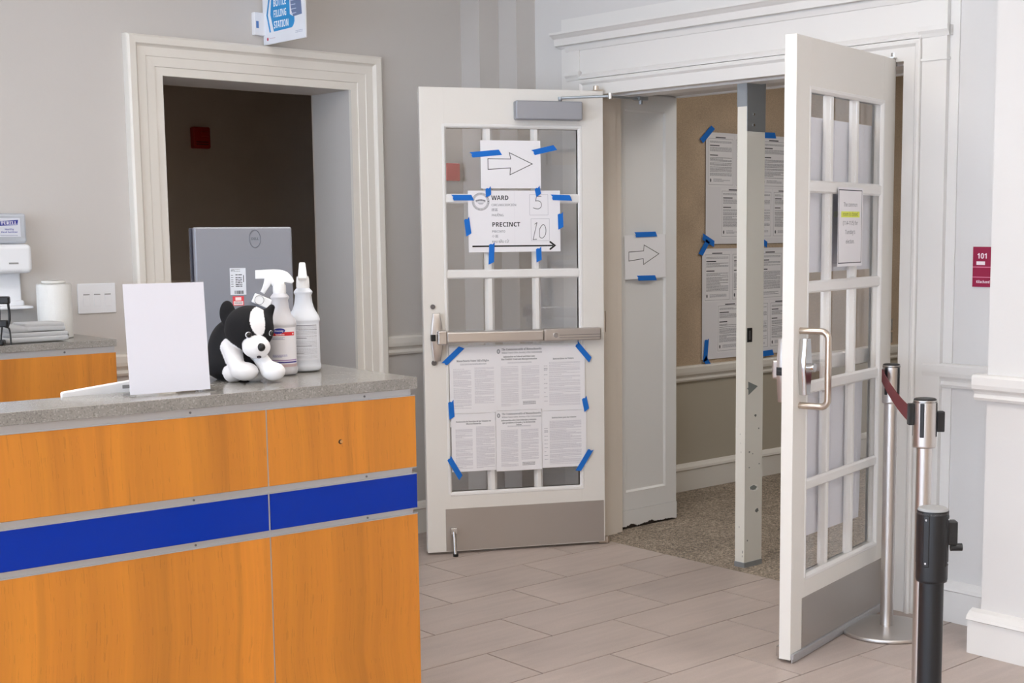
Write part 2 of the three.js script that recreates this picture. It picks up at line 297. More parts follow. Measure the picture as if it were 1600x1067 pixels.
{
  const o = new THREE.Group(); o.name = 'trim_7'; scene.add(o); tag(o, 'cream door frame lining the double doorway', 'door frame', null, 'structure');
  part('jamb', M([bx(-0.222, -0.16, 0.0, 2.15, -1.05, ZB + 0.001), bx(-0.222, -0.175, 0, 2.15, -1.1, -1.05)]), mat.jamb, o);
  part('jamb', M([bx(1.59, 1.65, 0, 2.15, -1.1, ZB + 0.001)]), mat.jamb, o);
  part('head', M([bx(-0.16, 1.59, 2.118, 2.15, -1.1, ZB + 0.001)]), mat.casing, o);
  part('head_stop', M([bx(-0.16, 1.59, 2.104, 2.118, -1.06, -0.955)]), mat.casing, o);
  part('soffit_bead', M([bx(-0.222, 1.65, 2.142, 2.156, ZH - 0.02, ZH + 0.012)]), mat.casing, o);
}
// panelled reveal with its broken lower edge
{
  const o = new THREE.Group(); o.name = 'wall_reveal'; scene.add(o); tag(o, 'white panelled reveal with chipped foot inside the doorway', 'panelling', null, 'structure');
  const T = 0.014, x0 = -0.222, y0 = 0.18, y1 = 2.07, za = -1.10, zb = -1.515, pa = -1.152, pb = -1.442;
  part('rail', M([bx(x0, x0 + T, y1, 2.142, zb, za)]), mat.panel, o);
  part('stile', M([bx(x0, x0 + T, y0, y1, pa, za)]), mat.panel, o); part('stile', M([bx(x0, x0 + T, y0, y1, zb, pb)]), mat.panel, o);
  part('rail', M([bx(x0, x0 + T, 0.094, y0, zb, za)]), mat.panel, o);
  part('field', M([bx(x0 - 0.003, x0 + 0.004, y0, y1, pb, pa)]), mat.panel, o);
  const bead = mitred([[-pa, y0], [-pa, y1], [-pb, y1], [-pb, y0], [-pa, y0]], [[0.0, 0.014], [-0.004, 0.0145], [-0.009, 0.009], [-0.013, 0.004]]);
  part('bead', bead.applyMatrix4(new THREE.Matrix4().makeBasis(V3(0, 0, -1), V3(0, 1, 0), V3(1, 0, 0))).translate(x0, 0, 0), mat.panel, o);
  seed(5); const sh = new THREE.Shape(); sh.moveTo(-za, 0.0925); sh.lineTo(-za, 0.012);
  for (let i = 0; i <= 60; i++) { const t = i / 60, z = -za + (zb * -1 + za) * t; sh.lineTo(z, 0.004 + 0.016 * vnoise(t * 9, 3) * (t < 0.6 ? 1 : 0.6) + 0.006 * rnd() * (vnoise(t * 5, 8) > 0.4 ? 1 : 0.2)); }
  sh.lineTo(-zb, 0.0925); sh.closePath();
  part('plinth', M(new THREE.ExtrudeGeometry(sh, { depth: T + 0.004, bevelEnabled: false }).applyMatrix4(new THREE.Matrix4().makeBasis(V3(0, 0, -1), V3(0, 1, 0), V3(1, 0, 0))).translate(x0, 0, 0)), mat.panel, o, 'plinth board with broken plaster edge');
  part('backing', bx(x0 - 0.001, x0 + 0.008, 0, 0.05, zb + 0.005, za - 0.005), std('#3a332d', 1), o, 'dark gap behind the broken edge');
}
// ceiling lamps (out of view)
function ceilingLamp(x, y, z, w, d, power, label, col) {
  const o = thing('ceiling_light', label, 'ceiling light', [x, y, z]);
  part('frame', [bx(-w / 2 - 0.03, w / 2 + 0.03, -0.03, 0, -d / 2 - 0.03, -d / 2), bx(-w / 2 - 0.03, w / 2 + 0.03, -0.03, 0, d / 2, d / 2 + 0.03), bx(-w / 2 - 0.03, -w / 2, -0.03, 0, -d / 2, d / 2), bx(w / 2, w / 2 + 0.03, -0.03, 0, -d / 2, d / 2)], mat.white, o);
  part('diffuser', bx(-w / 2, w / 2, -0.02, -0.012, -d / 2, d / 2), new THREE.MeshStandardMaterial({ color: '#ffffff', emissive: col, emissiveIntensity: 0.9 }), o);
  const l = new THREE.RectAreaLight(col, power, w, d); l.position.set(0, -0.024, 0); l.rotation.x = -Math.PI / 2; l.castShadow = true; o.add(l);
}
const warm = new THREE.Color().setRGB(1, 0.95, 0.89);
[[1.4, 1.2, 'ceiling panel light above the front counter'], [1.4, 4.4, 'ceiling panel light over the left of the lobby'], [4.6, 1.2, 'ceiling panel light in front of the pier'], [4.6, 4.4, 'ceiling panel light above the viewer'], [7.0, 2.8, 'ceiling panel light by the right lobby wall']].forEach(([x, z, l]) => ceilingLamp(x, TOP, z, 1.2, 1.2, CEILING_LIGHT, l, warm));
ceilingLamp(0.9, 2.7, -2.3, 1.2, 0.6, HALL_LIGHT, 'ceiling panel light in the hall near the doorway', warm);
ceilingLamp(1.0, 2.7, -5.0, 1.2, 0.6, HALL_LIGHT, 'ceiling panel light at the far end of the hall', warm);

// ---------------------------------------------------------------- the two door leaves
const GZ = 0.012, W = 0.8465, DH = 2.122, DB = 0.012, DT = 0.044;
const FL = frame([-0.0406, 0, -0.857], Math.PI - 2.0509), FR = frame([1.5544, 0, -0.8857], Math.PI - 1.3402);
const FA = frame([XA, 0, 0], Math.PI / 2), FC = frame([XH, 0, 0], Math.PI / 2), FP = frame([-0.218, 0, 0], Math.PI / 2), FB = frame([0, 0, ZB], 0);
const COLS = [[0.112, 0.296], [0.336, 0.514], [0.558, 0.737]], ROWS = [[0.283, 0.588], [0.625, 0.924], [0.966, 1.270], [1.311, 1.610], [1.652, 1.952]];
function leaf(fr, n, label) {
  const o = new THREE.Group(); o.name = 'door_' + n; o.position.copy(fr.o); o.rotation.y = fr.th; scene.add(o); tag(o, label, 'door', null, 'structure');
  const L = (u0, u1, y0, y1, z0, z1, r) => rb(-u1, -u0, y0, y1, z0, z1, r ?? 0.002, 2);
  part('stile', M(L(0, COLS[0][0], DB, DH, -DT, 0)), mat.door, o); part('stile', M(L(COLS[2][1], W, DB, DH, -DT, 0)), mat.door, o);
  part('top_rail', M(L(COLS[0][0] - 0.001, COLS[2][1] + 0.001, ROWS[4][1], DH, -DT + 0.0003, -0.0003)), mat.door, o);
  part('bottom_rail', M(L(COLS[0][0] - 0.001, COLS[2][1] + 0.001, DB, ROWS[0][0], -DT + 0.0003, -0.0003)), mat.door, o);
  // moulded glazing bars: chamfered section
  const bar = (len, w) => { const s = new THREE.Shape(), a = w / 2, zf = -0.002, zc = -GZ; [[-a, zc + 0.003], [-a * 0.7, zf], [a * 0.7, zf], [a, zc + 0.003], [a, zc - 0.005], [a * 0.4, zc - 0.02], [-a * 0.4, zc - 0.02], [-a, zc - 0.005]].forEach(([p, q], i) => (i ? s.lineTo(p, q) : s.moveTo(p, q))); s.closePath(); return new THREE.ExtrudeGeometry(s, { depth: len, bevelEnabled: false }); };
  for (let i = 0; i < 2; i++) { const a = COLS[i][1], b = COLS[i + 1][0], len = ROWS[4][1] - ROWS[0][0]; part('muntin', M(bar(len, b - a).rotateX(-Math.PI / 2).translate(-(a + b) / 2, ROWS[0][0], -DT)), mat.muntin, o); }
  for (let i = 0; i < 4; i++) { const a = ROWS[i][1], b = ROWS[i + 1][0], len = COLS[2][1] - COLS[0][0]; const g = bar(len, b - a).applyMatrix4(new THREE.Matrix4().makeBasis(V3(0, 1, 0), V3(0, 0, 1), V3(1, 0, 0))).translate(-COLS[2][1], (a + b) / 2, 0); part('muntin', M(g), mat.muntin, o); }
  // glazing bead round the lights
  const u0 = COLS[0][0], u1 = COLS[2][1], y0 = ROWS[0][0], y1 = ROWS[4][1];
  for (const [zf, zs] of [[0, 1], [-DT, -1]]) {
    const g = mitred([[-u1, y0], [-u1, y1], [-u0, y1], [-u0, y0], [-u1, y0]], [[0.012, -0.001], [0.008, 0.002], [0, 0.0015], [-0.005, -0.004], [-0.008, -0.009], [-0.008, -0.011]]);
    if (zs < 0) g.scale(1, 1, -1); part('glazing_bead', M(g.translate(0, 0, zf)), bead2, o);
  }
  for (const [a, b] of COLS) for (const [c, d] of ROWS) part('pane', bx(-b - 0.004, -a + 0.004, c - 0.004, d + 0.004, -GZ - 0.002, -GZ + 0.002), mat.glass, o);
  part('kick_plate', M(L(0.006, 0.762, 0.016, 0.213, -0.0005, 0.0015, 0.0005)), mat.plate, o, 'brushed steel kick plate');
  return o;
}
const bead2 = mat.muntin.clone(); bead2.side = THREE.DoubleSide;
function exitDevice(o, z, s) {            // s = +1 on the near face, -1 on the far face
  const Z = (a, b) => (s > 0 ? [z + a, z + b] : [z - b, z - a]), q = (u0, u1, y0, y1, a, b, r = 0.003) => rb(-u1, -u0, y0, y1, ...Z(a, b), r, 2);
  const e = part('exit_device', M([q(0.026, 0.30, 0.980, 1.037, 0.002, 0.045, 0.006)]), mat.steel, o, 'satin steel exit device');
  part('push_bar', M([q(0.30, 0.752, 0.981, 1.036, 0.012, 0.062, 0.01)]), mat.steel, e);
  part('mechanism_case', M([q(0.748, 0.792, 0.976, 1.042, 0.004, 0.066, 0.008)]), mat.steel, e);
  const sh = new THREE.Shape(); [[-0.012, -0.105], [0.012, -0.105], [0.021, -0.05], [0.024, 0], [0.021, 0.05], [0.012, 0.105], [-0.012, 0.105], [-0.02, 0.05], [-0.023, 0], [-0.02, -0.05]].forEach(([a, b], i) => (i ? sh.lineTo(a, b) : sh.moveTo(a, b))); sh.closePath();
  const g = new THREE.ExtrudeGeometry(sh, { depth: 0.02, bevelEnabled: true, bevelSize: 0.004, bevelThickness: 0.006, bevelSegments: 2 }).translate(-0.79, 1.009, s > 0 ? z + 0.004 : z - 0.03);
  part('lens_plate', toCreasedNormals(g, 0.6), mat.steel, e, 'tall pointed end plate');
  part('latch', q(0.797, 0.817, 0.992, 1.022, 0.004, 0.036), mat.black, e, 'black latch bolt');
  part('key_cylinder', [cyl(0.011, 0.01, -0.244, 1.007, s > 0 ? z + 0.048 : z - 0.048, 'z')], mat.chrome, e);
  part('groove', [q(0.03, 0.226, 1.006, 1.008, 0.0445, 0.0455, 0.0003), q(0.03, 0.226, 0.994, 0.996, 0.0445, 0.0455, 0.0003)], mat.screw, e);
}
const doorL = leaf(FL, 1, 'white glazed left door with exit bar and ward sign');
exitDevice(doorL, 0, 1);
part('cylinder_plug', [cyl(0.011, 0.006, -0.803, 1.146, 0.003, 'z')], mat.screw, doorL); part('cylinder_plug', [cyl(0.012, 0.006, -0.802, 0.891, 0.003, 'z')], mat.screw, doorL);
{
  const c = part('door_closer', M(rb(-0.42, -0.111, 1.983, 2.066, 0.001, 0.058, 0.006, 3)), mat.closer, doorL, 'silver surface door closer');
  part('spindle', [cyl(0.008, 0.02, -0.209, 2.074, 0.03, 'y')], mat.screw, c);
  const s = part('kick_stop', [rod([-0.728, 0.115, 0.022], [-0.727, 0.0, 0.05], 0.008)], mat.chrome, doorL, 'chrome kick-down holder');
  part('bracket', [rb(-0.742, -0.714, 0.098, 0.128, 0.0015, 0.03, 0.003)], mat.chrome, s); part('rubber_foot', [cyl(0.0125, 0.012, -0.727, 0.006, 0.05, 'y')], mat.rubber, s);
  part('pivot', [cyl(0.013, 0.022, -0.03, 2.133, -0.01, 'y'), bx(-0.045, -0.0, DH, DH + 0.004, -0.03, 0.005)], mat.satin, doorL);
  part('pivot', [cyl(0.012, 0.03, 0.012, 0.02, -0.01, 'y'), bx(-0.03, 0.014, 0.006, 0.014, -0.03, 0.0)], mat.satin, doorL);
  part('hinge', [cyl(0.007, 0.1, 0.008, 1.06, -0.022, 'y')], mat.satin, doorL);
}
// closer arm from the left leaf to the head of the frame
{
  const o = thing('closer_arm', 'two bar closer arm between left door top and frame head', 'door closer arm', [0, 0, 0]);
  const piv = [-0.1106, 2.082, -0.6578], elb = [0.07, 2.087, -0.80], brk = [0.0, 2.093, -1.06];
  part('main_arm', [rod(piv, elb, 0.006), cyl(0.01, 0.012, piv[0], 2.081, piv[2])], mat.galv, o);
  part('knuckle', [cyl(0.011, 0.026, elb[0], elb[1], elb[2])], mat.chrome, o);
  part('forearm', [rod(elb, brk, 0.006)], mat.galv, o);
  part('shoe', [rb(brk[0] - 0.022, brk[0] + 0.022, 2.088, 2.104, brk[2] - 0.03, brk[2] + 0.03, 0.003), cyl(0.009, 0.03, brk[0], 2.085, brk[2])], mat.galv, o);
}
const doorR = leaf(FR, 2, 'white glazed right door standing open with steel pull');
exitDevice(doorR, -DT, -1);
{
  const pts = []; const P = 0.104, y0 = 0.893, y1 = 1.147, u = 0.797, r = 0.026;
  pts.push([-u, y1, 0], [-u, y1, P - r]); for (let i = 1; i <= 5; i++) { const a = i / 5 * Math.PI / 2; pts.push([-u, y1 - r + r * Math.cos(a), P - r + r * Math.sin(a)]); }
  pts.push([-u, (y0 + y1) / 2, P]); for (let i = 0; i <= 5; i++) { const a = i / 5 * Math.PI / 2; pts.push([-u, y0 + r - r * Math.sin(a), P - r + r * Math.cos(a)]); } pts.push([-u, y0, 0]);
  part('pull_handle', [tube(pts, 0.0115, 90, 16)], mat.satin, doorR, 'satin steel U pull');
  const sh = new THREE.Shape(); [[-0.014, -0.092], [0.014, -0.092], [0.022, -0.03], [0.024, 0], [0.022, 0.03], [0.014, 0.092], [-0.014, 0.092], [-0.022, 0.03], [-0.024, 0], [-0.022, -0.03]].forEach(([a, b], i) => (i ? sh.lineTo(a, b) : sh.moveTo(a, b))); sh.closePath();
  const lp = part('lock_plate', toCreasedNormals(new THREE.ExtrudeGeometry(sh, { depth: 0.012, bevelEnabled: true, bevelSize: 0.004, bevelThickness: 0.008, bevelSegments: 2 }).translate(-0.787, 1.025, 0.008), 0.6), mat.chrome, doorR, 'chrome pointed lock plate');
  part('key_cylinder', [cyl(0.015, 0.022, -0.779, 1.022, 0.036, 'z')], mat.chrome, lp);
  const k = part('bottom_sweep', M([rb(-0.846, -0.03, 0.016, 0.034, 0.001, 0.012, 0.002), rb(-0.846, -0.03, 0.003, 0.016, 0.003, 0.008, 0.001)]), mat.alu, doorR, 'aluminium sweep along the foot');
  part('end_stop', [rb(-0.05, -0.032, 0.004, 0.05, 0.0005, 0.014, 0.002)], mat.alu, k);
  part('floor_bolt', [rb(-0.83, -0.80, 0.012, 0.05, -DT - 0.02, -DT - 0.0005, 0.003), cyl(0.008, 0.02, -0.815, 0.012, -DT - 0.012)], mat.chrome, doorR);
  part('pivot', [cyl(0.014, 0.024, 0.012, 2.134, -0.012, 'y'), bx(-0.04, 0.022, DH, DH + 0.005, -0.03, 0.005), cyl(0.012, 0.02, 0.012, 2.108, -0.012, 'y')], mat.chrome, doorR);
  part('pivot', [cyl(0.012, 0.045, 0.013, 1.12, -0.012, 'y'), cyl(0.012, 0.04, 0.013, 1.07, -0.012, 'y'), bx(-0.001, 0.014, 1.05, 1.14, -0.02, -0.006)], mat.chrome, doorR);
}
// removable mullion
{
  const o = thing('mullion_post', 'cream removable door post with chipped paint between the doors', 'door post', [0.7075, 0, -1.033]);
  const chips = (side) => canvasTex(256, 2048, (x, w, h) => {
    x.fillStyle = '#e8e5da'; x.fillRect(0, 0, w, h); const Y = (m) => h * (1 - m / 2.115); seed(side ? 21 : 22);
    const blob = (cx, cy, a, b, col) => { x.fillStyle = col; x.beginPath(); for (let i = 0; i <= 14; i++) { const t = i / 14 * 6.283, r = 0.65 + 0.5 * rnd(); const px = cx + a * r * Math.cos(t), py = cy + b * r * Math.sin(t); i ? x.lineTo(px, py) : x.moveTo(px, py); } x.fill(); };
    if (side) { blob(85, Y(0.785), 62, 15, '#7d827f'); x.fillStyle = '#7d827f'; x.beginPath(); x.moveTo(35, Y(0.815)); x.lineTo(180, Y(0.79)); x.lineTo(40, Y(0.755)); x.fill(); blob(130, Y(0.335), 75, 17, '#f3f2ea'); blob(125, Y(0.335), 55, 12, '#7d827f'); for (const [cx, m, a] of [[150, 0.66, 18], [200, 0.6, 10], [60, 0.5, 12], [210, 0.44, 9], [180, 0.23, 30], [60, 0.43, 9], [40, 0.1, 10], [110, 0.49, 8]]) blob(cx, Y(m), a, a * 0.35, '#6c6f6a'); } else for (const [cx, m, a] of [[120, 0.58, 6], [150, 0.5, 6], [140, 0.54, 5], [110, 0.16, 8], [210, 0.05, 12], [200, 0.03, 9]]) blob(cx, Y(m), a, a * 0.6, '#77756f');
  });
  const front = std('#ffffff', 0.5, { map: chips(false) }), sideM = std('#ffffff', 0.5, { map: chips(true) });
  part('post_front', bx(-0.0275, 0.0275, 0.02, 2.115, 0.055, 0.058), front, o); part('post_core', M(bx(-0.0273, 0.0255, 0.02, 2.115, -0.058, 0.0552)), mat.door, o);
  part('post_side', new THREE.BoxGeometry(0.002, 2.095, 0.1135).translate(0.0265, 1.0675, -0.001), sideM, o, 'side face with grey paint chips');
  part('head_bracket', [bx(-0.0285, 0.0295, 2.008, 2.117, 0.058, 0.0605), bx(0.0275, 0.0305, 1.903, 2.117, -0.058, 0.0605)], mat.galv, o, 'galvanised steel head bracket');
  for (const y of [1.975, 1.93]) part('bolt', [cyl(0.005, 0.005, 0.032, y, 0.02, 'x')], mat.chrome, o);
  part('strike', [bx(0.0275, 0.0295, 1.0, 1.062, 0.018, 0.05)], mat.black, o, 'black strike frame'); part('strike', [bx(-0.0345, -0.0275, 0.992, 1.058, 0.01, 0.05)], mat.black, o, 'black strike on the far side');
  part('strike_keeper', [bx(0.0295, 0.0305, 1.01, 1.05, 0.028, 0.04)], mat.screw, o);
  part('shoe', [bx(-0.0295, 0.0295, -0.001, 0.022, -0.06, 0.06)], mat.galv, o, 'grey floor shoe');
}

// ---------------------------------------------------------------- papers and blue tape
function sheet(w, h, curl = 0.003, s = 1) {
  const g = new THREE.PlaneGeometry(w, h, 14, 14), p = g.attributes.position;
  for (let i = 0; i < p.count; i++) { const x = p.getX(i) / w, y = p.getY(i) / h; p.setZ(i, curl * (0.55 + 0.45 * Math.sin(6 * x + s * 3) * Math.cos(4 * y + s) + 0.5 * Math.max(0, -y) * Math.sin(8 * x + s))); }
  g.computeVertexNormals(); return g;
}
function pageOn(fr, X0, X1, Y0, Y1, off, m, name, label, category, group, curl = 0.003, s = 1, tilt = 0) {
  const o = single(name, sheet(Math.abs(X1 - X0), Y1 - Y0, curl, s), m, label, category, group);
  place(o, fr, (X0 + X1) / 2, (Y0 + Y1) / 2, off); o.rotation.z = 0; if (tilt) o.rotateZ(tilt); return o;
}
function tapeOn(fr, a, b, off, label, w = 0.025, skew = 0.006) {
  const len = Math.hypot(b[0] - a[0], b[1] - a[1]), ang = Math.atan2(b[1] - a[1], b[0] - a[0]);
  const sh = new THREE.Shape(); const k = skew; [[-len / 2 + k, -w / 2], [-len / 2 + k * 0.3, -w / 6], [-len / 2 + k * 0.7, w / 8], [-len / 2 - k, w / 2], [len / 2 - k, w / 2], [len / 2 - k * 0.2, w / 7], [len / 2 + k, -w / 2]].forEach(([p, q], i) => (i ? sh.lineTo(p, q) : sh.moveTo(p, q))); sh.closePath();
  const o = single('tape_strip', new THREE.ExtrudeGeometry(sh, { depth: 0.0006, bevelEnabled: false }), mat.tape, label, 'tape', 'strips of blue masking tape');
  place(o, fr, (a[0] + b[0]) / 2, (a[1] + b[1]) / 2, off); o.rotateZ(ang); return o;
}
const hand = (x, pts, lw, col = '#3c3c44') => { x.strokeStyle = col; x.lineWidth = lw; x.lineCap = 'round'; x.lineJoin = 'round'; x.beginPath(); pts.forEach((p, i) => (i ? (p.length === 4 ? x.quadraticCurveTo(...p) : x.lineTo(...p)) : x.moveTo(...p))); x.stroke(); };
// arrow sheet on the left door
const arrowMat = printed(512, 394, (x, w, h) => { x.fillStyle = '#f4f3f6'; x.fillRect(0, 0, w, h); blockArrow(x, [[62, 150], [62, 238], [252, 225], [248, 282], [440, 192], [245, 100], [257, 152]].map(([a, b]) => [a, b]), 5); });
pageOn(FL, -0.575, -0.298, 1.677, 1.891, 0.006, arrowMat, 'arrow_sheet', 'white sheet with outlined arrow above the ward sign', 'paper sign', null, 0.002, 2, 0.004);
// Vietnamese capitals: plain letters with their marks drawn as strokes (h horn, g grave, c circumflex, q hook above)
function viet(x, text, px, py, marks) {
  const ink = x.fillStyle; x.fillText(text, px, py);
  for (const [i, m] of Object.entries(marks)) {
    const a = px + x.measureText(text.slice(0, +i)).width, b = px + x.measureText(text.slice(0, +i + 1)).width, c = (a + b) / 2;
    if (m.includes('h')) hand(x, [[b - 4, py - 21], [b + 3, py - 23], [b + 3, py - 28]], 2.4, ink);
    if (m.includes('g')) hand(x, [[c - 7, py - 36], [c + 1, py - 29]], 2.4, ink);
    if (m.includes('c')) hand(x, [[c - 7, py - 26], [c, py - 32], [c + 7, py - 26]], 2.4, ink);
    if (m.includes('q')) hand(x, [[c - 3, py - 36], [c + 5, py - 35], [c, py - 30], [c, py - 27]], 2.2, ink);
  }
}
// ward sheet
const wardMat = printed(1024, 660, (x, w, h) => {
  x.fillStyle = '#f3f2f6'; x.fillRect(0, 0, w, h); x.fillStyle = '#eceaf0'; x.fillRect(w / 2 - 2, 0, 5, h);
  // round seal
  x.strokeStyle = '#55565c'; x.lineWidth = 15; x.setLineDash([6, 7]); x.beginPath(); x.arc(140, 118, 84, 0, 7); x.stroke(); x.setLineDash([]); x.lineWidth = 2; x.beginPath(); x.arc(140, 118, 72, 0, 7); x.stroke(); x.beginPath(); x.arc(140, 118, 94, 0, 7); x.stroke();
  x.fillStyle = '#4d4e55'; for (let i = 0; i < 9; i++) x.fillRect(86 + i * 12, 100 - 7 * Math.sin(i / 8 * 3.1), 9, 16); x.fillRect(90, 118, 102, 4); x.fillStyle = '#9a9aa4'; x.fillRect(110, 132, 62, 5); x.fillRect(122, 142, 40, 5);
  x.fillStyle = '#26262b'; x.font = 'bold 66px sans-serif'; x.fillText('WARD', 258, 100); x.fillText('PRECINCT', 258, 386, 325);
  x.fillStyle = '#65656d'; x.font = '32px sans-serif'; x.fillText('CIRCUNSCRIPCIÓN', 258, 166, 305); viet(x, 'PHUONG', 258, 276, { 2: 'h', 3: 'hg' }); x.fillText('PRECINTO', 258, 450, 185); viet(x, 'KHU BAU CU', 258, 560, { 5: 'cg', 9: 'hq' });
  // two pairs of small Chinese characters, drawn stroke by stroke
  const zh = (list, ox, oy) => list.forEach((l) => hand(x, l.map((p) => [ox + p[0], oy + p[1]]), 2.6, '#8d8d95'));
  zh([[[0, 4], [4, 8]], [[1, 14], [6, 14], [3, 24]], [[0, 28], [30, 28]], [[10, 2], [18, 2], [18, 8], [10, 8]], [[21, 2], [29, 2], [29, 8], [21, 8]], [[10, 14], [29, 14]], [[15, 10], [15, 20]], [[24, 10], [24, 20]], [[9, 20], [30, 20]]], 258, 190);
  zh([[[30, 2], [0, 2], [0, 28], [30, 28]], [[11, 6], [20, 6], [20, 12], [11, 12], [11, 6]], [[6, 16], [13, 16], [13, 23], [6, 23], [6, 16]], [[18, 16], [26, 16], [26, 23], [18, 23], [18, 16]]], 296, 190);
  zh([[[15, 0], [15, 28], [11, 25]], [[7, 9], [2, 20]], [[22, 9], [28, 20]]], 258, 474);
  zh([[[30, 2], [0, 2], [0, 28], [30, 28]], [[11, 6], [20, 6], [20, 12], [11, 12], [11, 6]], [[6, 16], [13, 16], [13, 23], [6, 23], [6, 16]], [[18, 16], [26, 16], [26, 23], [18, 23], [18, 16]]], 296, 474);
  x.strokeStyle = '#b6b4bc'; x.lineWidth = 3; x.strokeRect(682, 42, 205, 222); x.strokeRect(696, 304, 205, 238);
  hand(x, [[812, 62], [760, 62], [748, 112], [822, 100, 812, 168], [795, 215, 722, 186]], 6); 
  hand(x, [[738, 362], [762, 345], [716, 530], [756, 526]], 6); hand(x, [[832, 366], [774, 400, 790, 500], [822, 540, 858, 470], [872, 380, 828, 364]], 6);
  x.fillStyle = '#111'; x.fillRect(40, 588, 900, 16); x.strokeStyle = '#111'; x.lineWidth = 18; x.lineJoin = 'miter'; x.beginPath(); x.moveTo(908, 556); x.lineTo(960, 595); x.lineTo(908, 634); x.stroke();
});
pageOn(FL, -0.635, -0.208, 1.390, 1.667, 0.004, wardMat, 'ward_sign', 'wide white ward 5 precinct 10 sheet on left door', 'paper sign', null, 0.002, 4, 0.003);
// six notice pages under the exit bar
function notice(kind) {
  return printed(432, 560, (x, w, h) => {
    x.fillStyle = '#f1f0f3'; x.fillRect(0, 0, w, h); seed(100 + kind); x.textAlign = 'center'; x.fillStyle = '#3c3d44';
    const tone = kind > 2 ? '#c2c0c8' : '#cbc9d0';
    if (kind === 0) { x.font = 'bold 22px serif'; x.fillText("Massachusetts Voters' Bill of Rights", w / 2, 120, 300); x.fillStyle = tone; copyRows(x, 100, 135, 240, 22, 8, '#a5a4ac', 0); copyRows(x, 34, 180, 165, 340, 8.5, tone); copyRows(x, 230, 172, 180, 310, 8.5, tone); }
    if (kind === 1 || kind === 4) {
      crest(x, 26, kind === 1 ? 48 : 44, 20); x.textAlign = 'left'; x.fillStyle = '#4a4b52'; x.font = 'bold 24px serif'; x.fillText('The Commonwealth of Massachusetts', 56, 40, 368); x.font = '20px serif'; x.fillText('William Francis Galvin, Secretary of the Commonwealth', 56, 68, 372);
      x.textAlign = 'center'; x.fillStyle = '#2b2c32'; x.font = 'bold 20px serif';
      if (kind === 1) { x.fillText('Information on Federal and State Laws', w / 2, 102, 290); x.fillText('that Prohibit Fraud and Misrepresentation', w / 2, 124, 330); } else { x.fillText('Información sobre leyes federales y estatales', w / 2, 98, 330); x.fillText('que prohíben el fraude y la declaración', w / 2, 120, 310); x.fillText('falsa', w / 2, 140); }
      copyRows(x, 110, 142, 220, 16, 7, '#b4b2ba', 0); copyRows(x, 46, 180, 160, 350, 8.5, tone); copyRows(x, 236, 180, 165, 290, 8.5, tone); copyRows(x, 246, 486, 120, 34, 8, '#66666e', 0);
    }
    if (kind === 2 || kind === 5) { x.font = 'bold 19px serif'; x.fillText(kind === 2 ? 'Instructions to Voters' : 'Instrucciones para los votantes', w / 2, kind === 2 ? 118 : 74, 240); copyRows(x, 22, 190, 36, 20, 8, '#9c9aa4', 0); for (let i = 0; i < 9; i++) copyRows(x, 22, 170 + i * 38, 34, 9, 8, '#a9a7b0', 0); copyRows(x, 74, kind === 2 ? 140 : 100, 310, kind === 2 ? 380 : 430, 8.5, tone, 5); }
    if (kind === 3) { x.font = 'bold 20px serif'; x.fillText('Declaración de Derechos de los Votantes de', w / 2, 84, 340); x.fillText('Massachusetts', w / 2, 106); copyRows(x, 40, 150, 165, 390, 8, tone); copyRows(x, 240, 130, 180, 410, 8, tone); }
  });
}
const noticeNames = ['upper left notice page under the exit bar, rights heading', 'upper middle notice page under the exit bar with crest', 'upper right notice page under the exit bar', 'lower left notice page under the exit bar, two line heading', 'lower middle notice page under the exit bar with crest', 'lower right notice page under the exit bar'];
[[-0.733, -0.517, 0.655, 0.957], [-0.519, -0.299, 0.662, 0.961], [-0.303, -0.096, 0.652, 0.955], [-0.729, -0.523, 0.385, 0.6535], [-0.522, -0.3055, 0.378, 0.6605], [-0.304, -0.091, 0.383, 0.6505]].forEach(([a, b, c, d], i) =>
  pageOn(FL, a, b, c, d, [0.004, 0.0055, 0.004, 0.0025, 0.004, 0.0025][i], notice(i), 'notice_page', noticeNames[i], 'notice', 'notice pages on the left door', 0.003, i));
const u = (a) => [-a[0], a[1]];
for (const [a, b, l, w] of [
  [[0.618, 1.825], [0.484, 1.838], 'blue tape at the left edge of the door arrow sheet'], [[0.333, 1.838], [0.229, 1.862], 'blue tape slanting at the right edge of the door arrow sheet'],
  [[0.543, 1.68], [0.541, 1.642], 'short blue tape joining arrow sheet and ward sign near the seal'], [[0.316, 1.682], [0.309, 1.646], 'short blue tape joining arrow sheet and ward sign above the handwritten 5'],
  [[0.706, 1.635], [0.614, 1.635], 'blue tape at the left of the seal'], [[0.248, 1.637], [0.157, 1.634], 'blue tape right of the handwritten 5'],
  [[0.643, 1.542], [0.634, 1.468], 'blue tape down the left edge of the ward sign'], [[0.208, 1.565], [0.206, 1.496], 'blue tape down the right edge of the ward sign'],
  [[0.529, 1.429], [0.533, 1.339], 'blue tape hanging from the thick arrow at its left'], [[0.312, 1.408], [0.310, 1.347], 'blue tape hanging below the handwritten 10'],
  [[0.757, 0.885], [0.676, 0.959], 'blue tape across the top left corner of the notices'], [[0.136, 0.962], [0.070, 0.884], 'blue tape across the top right corner of the notices'],
  [[0.730, 0.714], [0.726, 0.636], 'upright blue tape at the left middle of the notices'], [[0.101, 0.708], [0.089, 0.648], 'upright blue tape at the right middle of the notices'],
  [[0.743, 0.452], [0.690, 0.358], 'blue tape across the bottom left corner of the notices'], [[0.070, 0.460], [0.132, 0.362], 'blue tape across the bottom right corner of the notices']]) tapeOn(FL, u(a), u(b), 0.0085, l);
